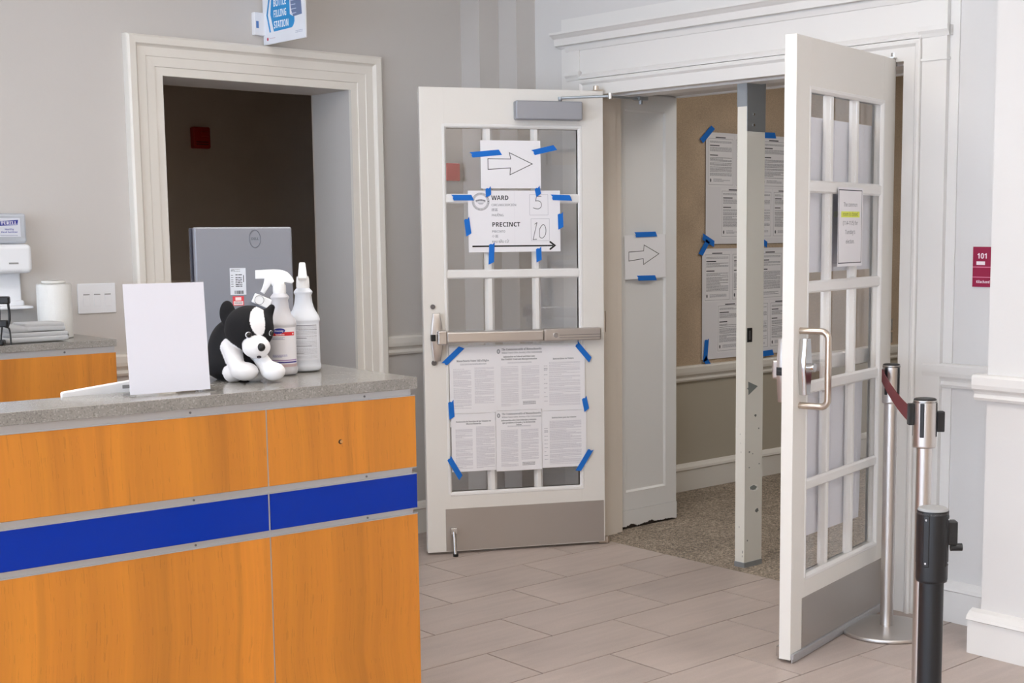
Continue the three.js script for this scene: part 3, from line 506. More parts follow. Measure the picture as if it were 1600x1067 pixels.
// arrow sheet on the reveal
const arrow2 = printed(512, 394, (x, w, h) => { x.fillStyle = '#f2f2f4'; x.fillRect(0, 0, w, h); blockArrow(x, [[52, 150], [50, 230], [230, 215], [232, 268], [425, 178], [242, 92], [236, 145]], 5); });
pageOn(FP, 1.149, 1.432, 1.248, 1.463, 0.013, arrow2, 'arrow_sheet', 'white arrow sheet on the panelled reveal', 'paper sign', null, 0.003, 3, 0.02);
tapeOn(FP, [1.217, 1.463], [1.364, 1.466], 0.018, 'blue tape over the top of the reveal arrow sheet'); tapeOn(FP, [1.233, 1.250], [1.36, 1.249], 0.018, 'blue tape under the reveal arrow sheet');
// hall posters: paste-ups of bordered text pages
function poster(s) {
  return printed(1024, 840, (x, w, h) => {
    seed(300 + s); x.fillStyle = '#e9e8ec'; x.fillRect(0, 0, w, h);
    const pg = (px, py, pw, ph) => { x.fillStyle = '#efeef1'; x.fillRect(px, py, pw, ph); x.strokeStyle = '#a3a2aa'; x.lineWidth = 2.5; x.strokeRect(px + 12, py + 26, pw - 24, ph - 40); x.fillStyle = '#3f4047'; x.fillRect(px + pw * 0.3, py + 12, pw * 0.38, 8); copyRows(x, px + 26, py + 44, pw - 52, 16, 8, '#8e8d96', 0); x.fillStyle = '#33343a'; x.fillRect(px + 26, py + 74, pw * 0.36, 7); copyRows(x, px + 26, py + 90, pw - 52, 40, 8.5, '#8b8a92', 0); x.fillStyle = '#33343a'; x.fillRect(px + 26, py + 146, pw * 0.3, 7); copyRows(x, px + 26, py + 166, pw - 52, ph - 240, 8.5, '#86858d', 8); x.fillStyle = '#4a4b52'; x.beginPath(); x.ellipse(px + 34, py + ph - 46, 7, 14, 0, 0, 7); x.fill(); copyRows(x, px + 64, py + ph - 58, pw - 110, 28, 8.5, '#9a99a2', 0); };
    pg(20, 20, 300, 385); pg(332, 20, 300, 385); pg(645, 20, 300, 385); pg(170, 412, 300, 385); pg(480, 412, 300, 385); pg(790, 412, 230, 385);
  });
}
pageOn(FC, 2.268, 3.03, 1.404, 2.034, 0.006, poster(1), 'hall_poster', 'upper sheet of bordered notices on the tan tackboard', 'poster', 'hall notice sheets', 0.003, 1);
pageOn(FC, 2.240, 3.01, 0.743, 1.378, 0.006, poster(2), 'hall_poster', 'lower sheet of bordered notices on the tan tackboard', 'poster', 'hall notice sheets', 0.003, 2);
for (const [a, b, l] of [[[2.226, 1.98], [2.322, 2.062], 'blue tape across the top left corner of the upper hall notices'], [[2.745, 2.036], [2.868, 2.038], 'blue tape along the top of the upper hall notices'], [[2.238, 1.448], [2.335, 1.404], 'blue tape at the lower left corner of the upper hall notices'], [[2.285, 1.425], [2.222, 1.345], 'blue tape slanting at the upper left corner of the lower hall notices'], [[2.745, 1.42], [2.80, 1.395], 'blue tape between the two hall notice sheets'], [[2.276, 0.86], [2.263, 0.735], 'blue tape down the left edge of the lower hall notices'], [[2.258, 0.755], [2.31, 0.69], 'blue tape at the bottom left corner of the lower hall notices'], [[2.745, 0.745], [2.865, 0.748], 'blue tape along the bottom of the lower hall notices']]) tapeOn(FC, a, b, 0.012, l, 0.034);
// posters on the far face of the right door, seen from behind through its panes
pageOn(FR, -0.80, -0.085, 1.337, 1.87, -DT - 0.006, mat.paper, 'door_poster', 'blank back of the upper poster behind the right door panes', 'poster', 'posters on the far side of the right door', 0.002, 5);
pageOn(FR, -0.80, -0.16, 0.40, 0.945, -DT - 0.006, mat.paper, 'door_poster', 'blank back of the lower poster behind the right door panes', 'poster', 'posters on the far side of the right door', 0.002, 6, -0.03);
const closedMat = printed(432, 560, (x, w, h) => {
  x.fillStyle = '#f1f0f4'; x.fillRect(0, 0, w, h); x.strokeStyle = '#3d3d48'; x.lineWidth = 6; x.strokeRect(16, 20, w - 34, h - 44); x.textAlign = 'center'; x.font = '40px sans-serif'; x.fillStyle = '#5b5b66';
  x.fillText('The common', w / 2, 136, 290); x.fillText('(11/4-11/5) for', w / 2, 266, 350); x.fillText("Tuesday's", w / 2, 330, 220); x.fillText('election.', w / 2, 398, 200);
  x.fillStyle = '#e9f06a'; x.fillRect(56, 170, 320, 42); x.fillStyle = '#6d7a2e'; x.fillText('room is closed', w / 2, 203, 310);
});
pageOn(FR, -0.517, -0.301, 1.355, 1.634, 0.004, closedMat, 'closed_notice', 'framed common room closed notice on the right door', 'paper sign', null, 0.001, 1);

// ---------------------------------------------------------------- front counter
const CY = 1.08;
{
  // local X runs along the front to the viewer's right (towards the doors), local Z towards the viewer; the origin lies under the front right corner
  const turn = Math.PI / 2 - 0.0426, LEN = 3.2;
  const o = thing('front_counter', 'orange wood reception counter with blue glass band and stone top', 'counter', [1.504, 0, 1.305], turn);
  const wv = (g, du = 0) => { const m = M(g), uv = m.attributes.uv; for (let i = 0; i < uv.count; i++) uv.setX(i, uv.getX(i) + du); return m; };
  const S = 0.456, T = 0.02;
  part('carcass', M([bx(-LEN, -0.02, 0.06, 1.03, -0.16, -T - 0.004), bx(-0.48, -0.02, 0.06, 1.03, -0.52, -0.15)]), mat.gapDark, o);
  const panel = (a, b, y0, y1, m, nm, du) => part(nm, wv(rb(a, b, y0, y1, -T, 0, 0.0012, 1), du), m, o);
  panel(-S + 0.002, 0, 0.826, 1.028, mat.wood, 'upper_panel', 0.33); panel(-LEN, -S - 0.002, 0.826, 1.028, mat.wood, 'upper_panel', 0);
  panel(-S + 0.003, 0, 0.709, 0.806, mat.blue, 'glass_band', 0); panel(-LEN, -S - 0.003, 0.709, 0.806, mat.blue, 'glass_band', 0);
  panel(-S + 0.002, 0, 0.06, 0.691, mat.wood, 'lower_panel', 0.61); panel(-LEN, -S - 0.002, 0.06, 0.691, mat.wood, 'lower_panel', 0.17);
  part('end_panel', wv(rb(-0.02, -0.001, 0.06, 1.028, -0.52, -T - 0.001, 0.001, 1)), mat.wood, o);
  part('toe_kick', bx(-LEN, -0.05, 0, 0.06, -0.14, -0.06), mat.gapDark, o);
  for (const [y0, y1] of [[1.028, 1.049], [0.806, 0.826], [0.691, 0.709]]) {
    const s = part('metal_strip', M([bx(-LEN, -0.012, y0 + 0.002, y1 - 0.002, -T - 0.004, -0.006), bx(-LEN, 0.0015, y0, y0 + 0.0022, -T, 0.0015), bx(-LEN, 0.0015, y1 - 0.0022, y1, -T, 0.0015)]), mat.alu, o);
    for (const x of [-0.16, -0.66, -1.16, -1.66]) part('screw', [cyl(0.003, 0.002, x, (y0 + y1) / 2, -0.0055, 'z', 0.003, 12)], mat.screw, s);
  }
  for (const [y0, y1] of [[0.709, 0.806], [0.826, 1.028], [0.06, 0.691]]) part('seam_trim', M(bx(-S - 0.002, -S + 0.002, y0, y1, -T, -0.0025)), mat.alu, o);
  part('plug_hole', [cyl(0.0065, 0.002, -0.241, 0.922, -0.0002, 'z')], std('#3d2410', 0.9), o, 'small round hole in the upper panel');
  part('plug_shelf', [cyl(0.0045, 0.0024, -0.2385, 0.9222, 0, 'z')], std('#c9955a', 0.7), o);
  const sh = new THREE.Shape(); [[0.002, 0.004], [-LEN, 0.004], [-LEN, -0.205], [-0.5, -0.205], [-0.5, -0.54], [0.002, -0.54]].forEach(([a, b], i) => (i ? sh.lineTo(a, b) : sh.moveTo(a, b))); sh.closePath();
  const g = new THREE.ExtrudeGeometry(sh, { depth: 0.028, bevelEnabled: true, bevelSize: 0.0015, bevelThickness: 0.0015, bevelSegments: 2 }).rotateX(Math.PI / 2).translate(0, CY - 0.0015, 0);
  part('stone_top', M(g), mat.stone, o, 'speckled grey stone top');
  const d = thing('inner_desk', 'low white desk hidden behind the reception counter front', 'desk', [1.504, 0, 1.305], turn);
  part('desk_top', M([bx(-LEN, -0.51, 0.72, 0.75, -0.75, -0.17), bx(-0.7, -0.04, 0.72, 0.75, -1.15, -0.55)]), mat.white, d); part('support', bx(-0.62, -0.1, 0, 0.72, -1.1, -1.07), mat.white, d); part('support', bx(-LEN, -1.0, 0, 0.72, -0.72, -0.69), mat.white, d);
}
// back counter against the niche wall
{
  const o = thing('back_counter', 'wood fronted back counter with stone top under the soap dispenser', 'counter', [-0.87, 0, 1.307]);
  const X = 0.41, L = 2.6;
  part('cabinet', M([bx(0.002, X - 0.02, 0.08, 1.03, 0.02, L)]), mat.gapDark, o);
  part('front_panel', M(rb(X - 0.02, X - 0.002, 0.08, 1.03, 0.006, L, 0.001, 1)), mat.wood, o); part('end_panel', M(rb(0.002, X - 0.003, 0.08, 1.03, 0.004, 0.02, 0.001, 1)), mat.wood, o);
  const s = part('metal_strip', M(bx(0.002, X - 0.006, 1.03, 1.054, 0.008, L)), mat.alu, o); part('screw', [cyl(0.004, 0.002, X - 0.006, 1.042, 0.2, 'x', 0.004, 12)], mat.screw, s);
  part('stone_top', M(rb(0.002, X, 1.054, CY, 0, L, 0.002, 2)), mat.stone, o); part('toe_kick', bx(0.002, X - 0.08, 0, 0.08, 0.03, L), mat.gapDark, o);
}

// ---------------------------------------------------------------- things on the front counter
const YAW = 0.8174;                                                  // turned to face the viewer
// acrylic holder with a blank sheet
{
  const o = thing('sign_holder', 'clear slanted holder with blank white sheet on front counter', 'sign holder', [1.391, CY, 1.975], Math.PI / 2 - 0.09);
  const w = 0.207, h = 0.284, lean = 0.07;
  const g = bx(-w / 2, w / 2, 0, h, -0.003, -0.0008).applyMatrix4(new THREE.Matrix4().makeRotationX(-lean)).translate(0, 0.003, 0.0); 
  part('back_leaf', g, mat.clear, o);
  part('sheet', bx(-w / 2, w / 2, 0.002, h - 0.006, 0, 0.0007).applyMatrix4(new THREE.Matrix4().makeRotationX(-lean)).translate(0, 0.003, 0), mat.paper, o, 'blank white sheet');
  part('base_leaf', [rb(-w / 2, w / 2 + 0.012, 0, 0.0026, -0.07, 0.012, 0.001, 1)], mat.clear, o); part('front_lip', bx(-w / 2, w / 2 + 0.012, 0.0026, 0.006, 0.008, 0.010), mat.clear, o);
}
// plush dog
{
  const o = thing('plush_dog', 'black and white plush puppy sitting beside the spray bottles', 'plush toy', [1.235, CY, 1.665], YAW);
  const K = 1 / 560, el = (p, c, r) => { const a = (p[0] - c[0]) / r[0], b = (p[1] - c[1]) / r[1], d = (p[2] - c[2]) / r[2], k0 = Math.hypot(a, b, d), k1 = Math.hypot(a / r[0], b / r[1], d / r[2]); return k1 > 1e-6 ? k0 * (k0 - 1) / k1 : -Math.min(...r); };
  const cap = (p, a, b, ra, rb2) => { const ab = [0, 1, 2].map((i) => b[i] - a[i]), ap = [0, 1, 2].map((i) => p[i] - a[i]), t = Math.max(0, Math.min(1, (ab[0] * ap[0] + ab[1] * ap[1] + ab[2] * ap[2]) / (ab[0] ** 2 + ab[1] ** 2 + ab[2] ** 2))); return Math.hypot(ap[0] - ab[0] * t, ap[1] - ab[1] * t, ap[2] - ab[2] * t) - (ra + (rb2 - ra) * t); };
  const smin = (a, b, k) => { const h = Math.max(k - Math.abs(a - b), 0) / k; return Math.min(a, b) - h * h * k / 4; };
  const arms = (p) => Math.min(smin(cap(p, [-26, 52, 14], [-10, 24, 40], 14, 12), el(p, [3, 18, 46], [20, 14, 19]), 6), smin(cap(p, [14, 42, 12], [34, 22, 32], 11, 12), el(p, [44, 17, 38], [18, 14, 17]), 6));
  const feet = (p) => Math.min(el(p, [-20, 13, 26], [15, 14, 20]), el(p, [10, 8, 18], [14, 9, 16]));
  const muzzle = (p) => el(p, [19, 54, 36], [21, 17, 20]);
  const dark = (p) => { let d = smin(el(p, [-32, 44, -20], [38, 50, 38]), el(p, [-30, 24, -12], [46, 25, 44]), 14); const hd = el(p, [2, 80, 8], [37, 36, 35]); d = smin(d, hd, 8); d = smin(d, el(p, [-33, 103, 0], [12, 20, 9]), 6); d = smin(d, cap(p, [27, 98, 2], [35, 112, -2], 10, 5), 6); return d; };
  const field = (p) => smin(smin(smin(dark(p), muzzle(p), 4), arms(p), 3), feet(p), 3);
  const res = 132, mc = new MarchingCubes(res, std('#fff'), false, false, 240000), half = res / 2, R0 = 75, cy = 58;
  for (let z = 0; z < res; z++) for (let y = 0; y < res; y++) for (let x = 0; x < res; x++) mc.field[z * res * res + y * res + x] = -field([(x - half) / half * R0 - 8, (y - half) / half * R0 + cy, (z - half) / half * R0]);
  mc.isolation = 0; mc.update();
  const n = mc.count, pos = new Float32Array(n * 3), nor = new Float32Array(n * 3), col = new Float32Array(n * 3);
  for (let i = 0; i < n; i++) {
    const p = [mc.positionArray[3 * i] * R0 - 8, mc.positionArray[3 * i + 1] * R0 + cy, mc.positionArray[3 * i + 2] * R0];
    const e = 0.6, nn = V3(field([p[0] + e, p[1], p[2]]) - field([p[0] - e, p[1], p[2]]), field([p[0], p[1] + e, p[2]]) - field([p[0], p[1] - e, p[2]]), field([p[0], p[1], p[2] + e]) - field([p[0], p[1], p[2] - e])).normalize();
    const bl = Math.hypot(((p[0] - 21) * 0.97 + (p[1] - 93) * 0.22) / 9.5, ((p[1] - 93) * 0.97 - (p[0] - 21) * 0.22) / 22), white = muzzle(p) < 1.2 || arms(p) < 1.6 || feet(p) < 1.6 || (bl < 1 && p[2] > 8);
    pos.set([p[0] * K, Math.max(p[1], 0) * K, p[2] * K], 3 * i); nor.set(nn.toArray(), 3 * i); col.set(white ? [0.86, 0.85, 0.86] : [0.006, 0.006, 0.008], 3 * i);
  }
  const g = new THREE.BufferGeometry(); g.setAttribute('position', new THREE.BufferAttribute(pos, 3)); g.setAttribute('normal', new THREE.BufferAttribute(nor, 3)); g.setAttribute('color', new THREE.BufferAttribute(col, 3));
  part('body', g, new THREE.MeshPhysicalMaterial({ color: '#ffffff', vertexColors: true, roughness: 0.95, sheen: 0.06, sheenRoughness: 0.5, side: THREE.DoubleSide }), o);
  const s = (r, x, y, z, sx = 1, sy = 1, sz = 1) => new THREE.SphereGeometry(r * K, 20, 14).scale(sx, sy, sz).translate(x * K, y * K, z * K);
  const eye = part('eye', s(5, 9, 73, 41), std('#e9e9ec', 0.2), o); part('pupil', s(4.2, 10.2, 73, 43), std('#15100e', 0.1), eye);
  const eye2 = part('eye', s(4.2, 37, 74, 18), std('#e9e9ec', 0.2), o); part('pupil', s(3.8, 38.5, 74, 19), std('#15100e', 0.1), eye2);
  part('nose', s(6.4, 30, 55, 51, 1.0, 1.0, 0.8), std('#120f10', 0.35), o); part('tongue', s(3.5, 26, 40, 49, 1, 0.6, 0.6), std('#2b2028', 0.6), o);
}
// spray bottles
const sprayHead = (m) => {
  const sh = new THREE.Shape(); sh.moveTo(-0.066, 0.028); sh.lineTo(-0.066, 0.046); sh.lineTo(-0.03, 0.048); sh.quadraticCurveTo(0.002, 0.05, 0.018, 0.04); sh.quadraticCurveTo(0.03, 0.03, 0.034, 0.017); sh.lineTo(0.031, 0.014); sh.lineTo(0.008, 0.018); sh.lineTo(0.008, 0.008); sh.lineTo(-0.022, 0.008); sh.lineTo(-0.026, 0.016); sh.quadraticCurveTo(-0.038, -0.002, -0.047, -0.014); sh.lineTo(-0.053, -0.010); sh.quadraticCurveTo(-0.044, 0.006, -0.041, 0.028); sh.closePath();
  return toCreasedNormals(new THREE.ExtrudeGeometry(sh, { depth: 0.014, bevelEnabled: true, bevelSize: 0.003, bevelThickness: 0.004, bevelSegments: 3 }).translate(0, 0, -0.007), 0.7);
};
const taper = (g) => { const p = g.attributes.position; for (let i = 0; i < p.count; i++) p.setZ(i, p.getZ(i) * (1.05 - 7 * Math.max(0, p.getY(i)))); g.computeVertexNormals(); return g; };
const bottleProfile = (h) => [[0, 0.004], [0.038, 0.003], [0.0425, 0.006], [0.0445, 0.012], [0.0445, 0.02], [0.0425, 0.026], [0.0425, h * 0.58], [0.0445, h * 0.6], [0.0445, h * 0.62], [0.041, h * 0.665], [0.031, h * 0.73], [0.0255, h * 0.8], [0.0225, h * 0.9], [0.0265, h * 0.93], [0.0255, h * 0.945], [0.0175, h * 0.985], [0.014, h]];
const labelOn = (r, y0, y1, half, m) => new THREE.CylinderGeometry(r, r, y1 - y0, 32, 1, true, -half, half * 2).translate(0, (y0 + y1) / 2, 0);
{
  const h = 0.238, body = new THREE.MeshPhysicalMaterial({ color: '#e3e2e6', roughness: 0.35, transmission: 0.25, thickness: 0 });
  const o = thing('spray_bottle', 'spray bottle with red banded label and trigger pointing left', 'spray bottle', [1.177, CY, 1.535], YAW + 0.2);
  part('bottle', lathe(bottleProfile(h)), body, o); part('collar', [cyl(0.0165, 0.03, 0, h + 0.008, 0), lathe([[0.018, h - 0.005], [0.0185, h], [0.0185, h + 0.018], [0.016, h + 0.022]])], mat.white, o);
  part('trigger_head', sprayHead().translate(0.004, h + 0.012, 0), mat.white, o, 'white trigger head');
  part('liquid_band', lathe([[0.0428, 0.026], [0.0428, 0.034]]), std('#c9aeb0', 0.4), o);
  const lm = printed(512, 512, (x, w, hh) => {
    x.fillStyle = '#efedf1'; x.fillRect(0, 0, w, hh); x.fillStyle = '#d8262c'; x.fillRect(96, 62, 372, 52); x.fillStyle = '#1c2a92'; x.beginPath(); x.ellipse(236, 46, 84, 38, -0.08, 0, 7); x.fill(); x.fillStyle = '#f2f2ff'; x.font = 'bold 36px sans-serif'; x.textAlign = 'center'; x.fillText('Diversey', 236, 58, 120);
    x.fillStyle = '#ffffff'; x.font = 'bold 34px sans-serif'; x.fillText('Spitfire', 250, 108, 200); x.beginPath(); x.arc(440, 90, 12, 0, 7); x.fill();
    copyRows(x, 140, 136, 170, 40, 13, '#8f90b4', 0); copyRows(x, 140, 380, 200, 44, 13, '#6d68ac', 0); x.fillStyle = '#b79cc4'; x.fillRect(0, 448, w, 18); x.fillStyle = '#3a2c8c'; x.fillRect(0, 476, w, 20);
  }, 0.5);
  part('label', labelOn(0.0432, 0.034, h * 0.58, 1.25), lm, o, 'label with red band and blue oval');
}
{
  const h = 0.248;
  const o = thing('spray_bottle', 'white spray bottle with small print label seen from behind', 'spray bottle', [1.133, CY, 1.433], YAW - 1.36);
  part('bottle', lathe(bottleProfile(h).map(([r, y]) => [r * 1.03, y])), std('#dfe3ea', 0.4), o); part('collar', lathe([[0.0185, h - 0.004], [0.019, h], [0.0185, h + 0.02], [0.0165, h + 0.03]]), mat.white, o);
  part('trigger_head', taper(sprayHead().scale(0.9, 1.25, 1.3)).translate(0.004, h + 0.006, 0), mat.white, o, 'white trigger head seen end on');
  const lm = printed(512, 512, (x, w, hh) => { seed(77); x.fillStyle = '#e6e8ee'; x.fillRect(0, 0, w, hh); copyRows(x, 20, 20, 60, 470, 11, '#8c8c90', 9); copyRows(x, 110, 16, 350, 480, 11, '#a5a6ab', 6); x.fillStyle = '#4b4b50'; for (const [a, b, c] of [[110, 18, 340], [200, 80, 260], [110, 196, 190], [110, 310, 260], [110, 410, 150]]) x.fillRect(a, b, c, 5); }, 0.5);
  part('label', labelOn(0.0449, 0.036, h * 0.57, 1.25).rotateY(1.5), lm, o, 'label of dense small print');
}
// monitor turned away from the viewer
{
  const o = thing('monitor', 'silver monitor turned away behind the plush puppy', 'monitor', [0.735, 0.75, 1.398], YAW + 0.40);
  part('foot', [rb(-0.11, 0.11, 0, 0.012, -0.1, 0.08, 0.004)], mat.black, o); part('neck', [rb(-0.03, 0.03, 0.012, 0.36, -0.012, 0.02, 0.006)], mat.black, o);
  part('rear_shell', rb(-0.158, 0.138, 0.20, 0.752, 0.0, 0.045, 0.006, 3).translate(0, 0, 0.0), std('#868890', 0.42, { metalness: 0.15 }), o, 'silver rear shell');
  part('bezel', rb(-0.166, 0.138, 0.20, 0.75, -0.03, -0.001, 0.004, 2), std('#2b2b38', 0.5), o, 'dark front bezel');
  const ring = new THREE.TorusGeometry(0.02, 0.0012, 8, 36).scale(0.85, 1.35, 1).translate(0.024, 0.716, 0.0455); part('badge_ring', ring, std('#6f727c', 0.3, { metalness: 0.6 }), o);
  part('badge', new THREE.PlaneGeometry(0.03, 0.012).translate(0.024, 0.716, 0.0458), printed(128, 48, (x, w, h) => { x.fillStyle = '#868890'; x.fillRect(0, 0, w, h); x.fillStyle = '#55575f'; x.font = 'bold 42px sans-serif'; x.textAlign = 'center'; x.fillText('DELL', w / 2, 40, 110); }), o);
  part('seam', [bx(0.002, 0.064, 0.6555, 0.657, 0.0446, 0.0455)], std('#83858f', 0.6), o);
  part('asset_sticker', bx(-0.056, -0.008, 0.543, 0.626, 0.0449, 0.0456), printed(192, 340, (x, w, h) => { seed(9); x.fillStyle = '#d5d8de'; x.fillRect(0, 0, w, h); copyRows(x, 14, 14, 110, 40, 12, '#55575e', 0); copyRows(x, 66, 80, 80, 180, 22, '#1d1d22', 5); for (let i = 0; i < 6; i++) x.fillRect(12, 88 + i * 28, 28, 6); x.fillRect(160, 90, 8, 90); for (let i = 0; i < 16; i++) x.fillRect(50 + i * 7, 286, 2 + 4 * rnd(), 42); }, 0.35), o, 'white barcode sticker');
  part('red_sticker', bx(-0.05, -0.016, 0.51, 0.539, 0.0449, 0.0456), printed(128, 116, (x, w, h) => { seed(10); x.fillStyle = '#d8434a'; x.fillRect(0, 0, w, h); x.fillStyle = '#f0dcdc'; x.fillRect(30, 14, 68, 40); x.fillRect(10, 62, 108, 46); copyRows(x, 18, 70, 92, 34, 11, '#55464a', 0); }, 0.4), o, 'red and white sticker');
  const hl = part('cable_clip', [rb(-0.027, 0.027, -0.015, 0.015, 0, 0.03, 0.003).rotateZ(-0.42).translate(0.036, 0.523, 0.046)], mat.white, o, 'white clip block'); part('clip_ring', [new THREE.TorusGeometry(0.014, 0.0008, 6, 30).translate(0.026, 0.527, 0.0765)], mat.grey, hl);
}
// white tray standing behind the front of the counter
{
  const o = thing('document_tray', 'thin white tray tilted behind the counter beside the blank sign', 'tray', [1.245, 0.75, 2.07], Math.PI / 2 - 0.05);
  const g = rb(-0.125, 0.125, 0, 0.353, -0.006, 0.006, 0.005, 3), p = g.attributes.position; for (let i = 0; i < p.count; i++) if (p.getY(i) > 0.2) p.setY(i, p.getY(i) + (p.getX(i) + 0.125) * 0.10 - 0.012); g.computeVertexNormals();
  part('tray_body', g, mat.white, o); part('label_plate', bx(0.03, 0.065, 0.338, 0.347, 0.006, 0.0065), mat.grey, o);
}

// ---------------------------------------------------------------- things at the back counter and on the walls
{
  const o = thing('paper_towel_roll', 'standing roll of white paper towel on the back counter', 'paper towel', [-0.71, CY, 1.44]);
  part('paper', lathe([[0.018, 0], [0.062, 0], [0.064, 0.004], [0.064, 0.207], [0.061, 0.211], [0.02, 0.211]]), std('#efefec', 0.95, { bumpMap: terryBump, bumpScale: 0.0008 }), o); part('core', lathe([[0.017, 0.001], [0.021, 0.001], [0.021, 0.213], [0.017, 0.213]]), std('#d9d4c8', 0.9), o);
  part('top_wrap', lathe([[0.022, 0.211], [0.044, 0.2115], [0.044, 0.222], [0.022, 0.222]]), std('#ecebe6', 0.95), o);
}
{
  const o = thing('folded_towel', 'folded white towel lying in front of the paper towel roll', 'towel', [-0.592, CY, 1.58], Math.PI / 2 + 0.03); o.scale.y = 1.2;
  const cloth = std('#fafafa', 0.97, { bumpMap: terryBump, bumpScale: 0.0015 });
  const layer = (len, dep, y, t, x, bulge, s) => { const g = new RoundedBoxGeometry(len, t, dep, 4, t * 0.48), q = g.attributes.position; for (let i = 0; i < q.count; i++) { const X = q.getX(i), Z = q.getZ(i); q.setY(i, q.getY(i) + bulge * Math.sin(X * 26 + s) * 0.5 + bulge * 0.6 * Math.sin(Z * 40 + s * 2)); } g.computeVertexNormals(); return g.translate(x, y, 0); };
  part('lower_fold', [layer(0.235, 0.14, 0.012, 0.016, 0, 0.002, 1), layer(0.225, 0.135, 0.026, 0.014, 0.004, 0.003, 2)], cloth, o);
  part('upper_fold', [layer(0.15, 0.125, 0.041, 0.015, 0.034, 0.002, 3), layer(0.15, 0.12, 0.054, 0.013, 0.03, 0.002, 4)], cloth, o);
  part('rolled_edge', [tube([[0.106, 0.012, -0.06], [0.11, 0.03, 0], [0.106, 0.014, 0.06]], 0.013, 20)], cloth, o); part('loose_end', [layer(0.1, 0.12, 0.044, 0.018, -0.06, 0.004, 5)], cloth, o);
}
{
  const o = thing('wire_stand', 'black metal stand at the left edge beside the folded towel', 'stand', [-0.495, CY, 1.722], 1.0);
  part('head', [rb(-0.05, 0.035, 0.15, 0.178, -0.014, 0.014, 0.006)], mat.black, o); part('head_cap', [cyl(0.011, 0.034, -0.012, 0.165, 0, 'z')], mat.chrome, o);
  part('bow', [tube([[0.028, 0.155, 0], [0.031, 0.12, 0], [0.03, 0.09, 0], [0.022, 0.066, 0]], 0.0045)], mat.black, o); part('bow', [tube([[-0.005, 0.152, 0], [-0.003, 0.12, 0], [-0.005, 0.085, 0]], 0.004)], mat.black, o);
  part('collar', [rb(-0.05, 0.024, 0.066, 0.092, -0.012, 0.012, 0.005)], mat.black, o); part('leg', [tube([[0.012, 0.068, 0], [0.026, 0.062, 0], [0.03, 0.045, 0], [0.034, 0.002, 0.01]], 0.003)], mat.black, o); part('leg', [tube([[0.004, 0.068, 0], [0.0, 0.03, 0.008], [0.0, 0.002, 0.012]], 0.003)], mat.black, o);
  part('base', [rb(-0.06, 0.01, 0, 0.02, -0.02, 0.02, 0.006), rod([-0.03, 0.01, 0], [-0.035, 0.07, 0], 0.009)], mat.black, o);
}
{
  const o = thing('soap_dispenser', 'white wall hand sanitizer dispenser with clear refill', 'dispenser', [XA, 0, 1.567], Math.PI / 2);
  part('refill', [rb(-0.052, 0.06, 1.446, 1.562, 0.008, 0.098, 0.012, 4)], new THREE.MeshPhysicalMaterial({ color: '#e6eaf0', roughness: 0.12, transmission: 0.55, thickness: 0 }), o, 'clear sanitizer refill');
  part('refill_label', new THREE.PlaneGeometry(0.084, 0.072).translate(-0.006, 1.508, 0.0985), printed(256, 220, (x, w, h) => { x.fillStyle = '#d5d8e2'; x.fillRect(0, 0, w, h); x.fillStyle = '#2a2f8e'; x.beginPath(); x.moveTo(30, 36); x.lineTo(232, 22); x.lineTo(222, 82); x.lineTo(18, 92); x.fill(); x.fillStyle = '#ffffff'; x.font = 'bold 50px serif'; x.textAlign = 'center'; x.fillText('PURELL', 126, 76, 180); x.fillStyle = '#3a3f98'; x.font = 'bold 28px sans-serif'; x.fillText('Healthy', 126, 142); x.fillText('Hand Sanitizer', 126, 174, 190); x.fillStyle = '#9a9db4'; x.fillRect(20, 200, 200, 6); }, 0.4), o);
  part('front_cover', [rb(-0.07, 0.072, 1.332, 1.444, 0.004, 0.112, 0.02, 5)], mat.plastic, o, 'white front cover'); part('cover_mark', [bx(-0.02, 0.016, 1.368, 1.374, 0.1118, 0.1125)], mat.grey, o);
  part('sensor', [cyl(0.003, 0.002, 0, 1.345, 0.1085, 'z')], mat.black, o); part('back_plate', [rb(-0.05, 0.052, 1.2, 1.36, 0.002, 0.03, 0.008, 3)], mat.plastic, o);
  part('drip_tray', [rb(-0.062, 0.066, 1.194, 1.206, 0.004, 0.11, 0.005, 3), rb(-0.055, 0.058, 1.2, 1.225, 0.003, 0.045, 0.01, 3)], mat.plastic, o);
}
{
  const o = thing('light_switch_plate', 'white three gang switch plate above the back counter', 'light switch', [XA, 1.22, 1.206], Math.PI / 2);
  part('cover', rb(-0.079, 0.079, -0.061, 0.061, 0, 0.007, 0.003, 2), mat.plastic, o);
  for (const x of [-0.044, 0, 0.044]) { const r = part('rocker', [rb(x - 0.013, x + 0.013, -0.032, 0.026, 0.006, 0.0085, 0.001)], mat.plastic, o); part('slider_slot', [bx(x - 0.013, x + 0.013, 0.014, 0.018, 0.0083, 0.0089)], mat.grey, r); }
}
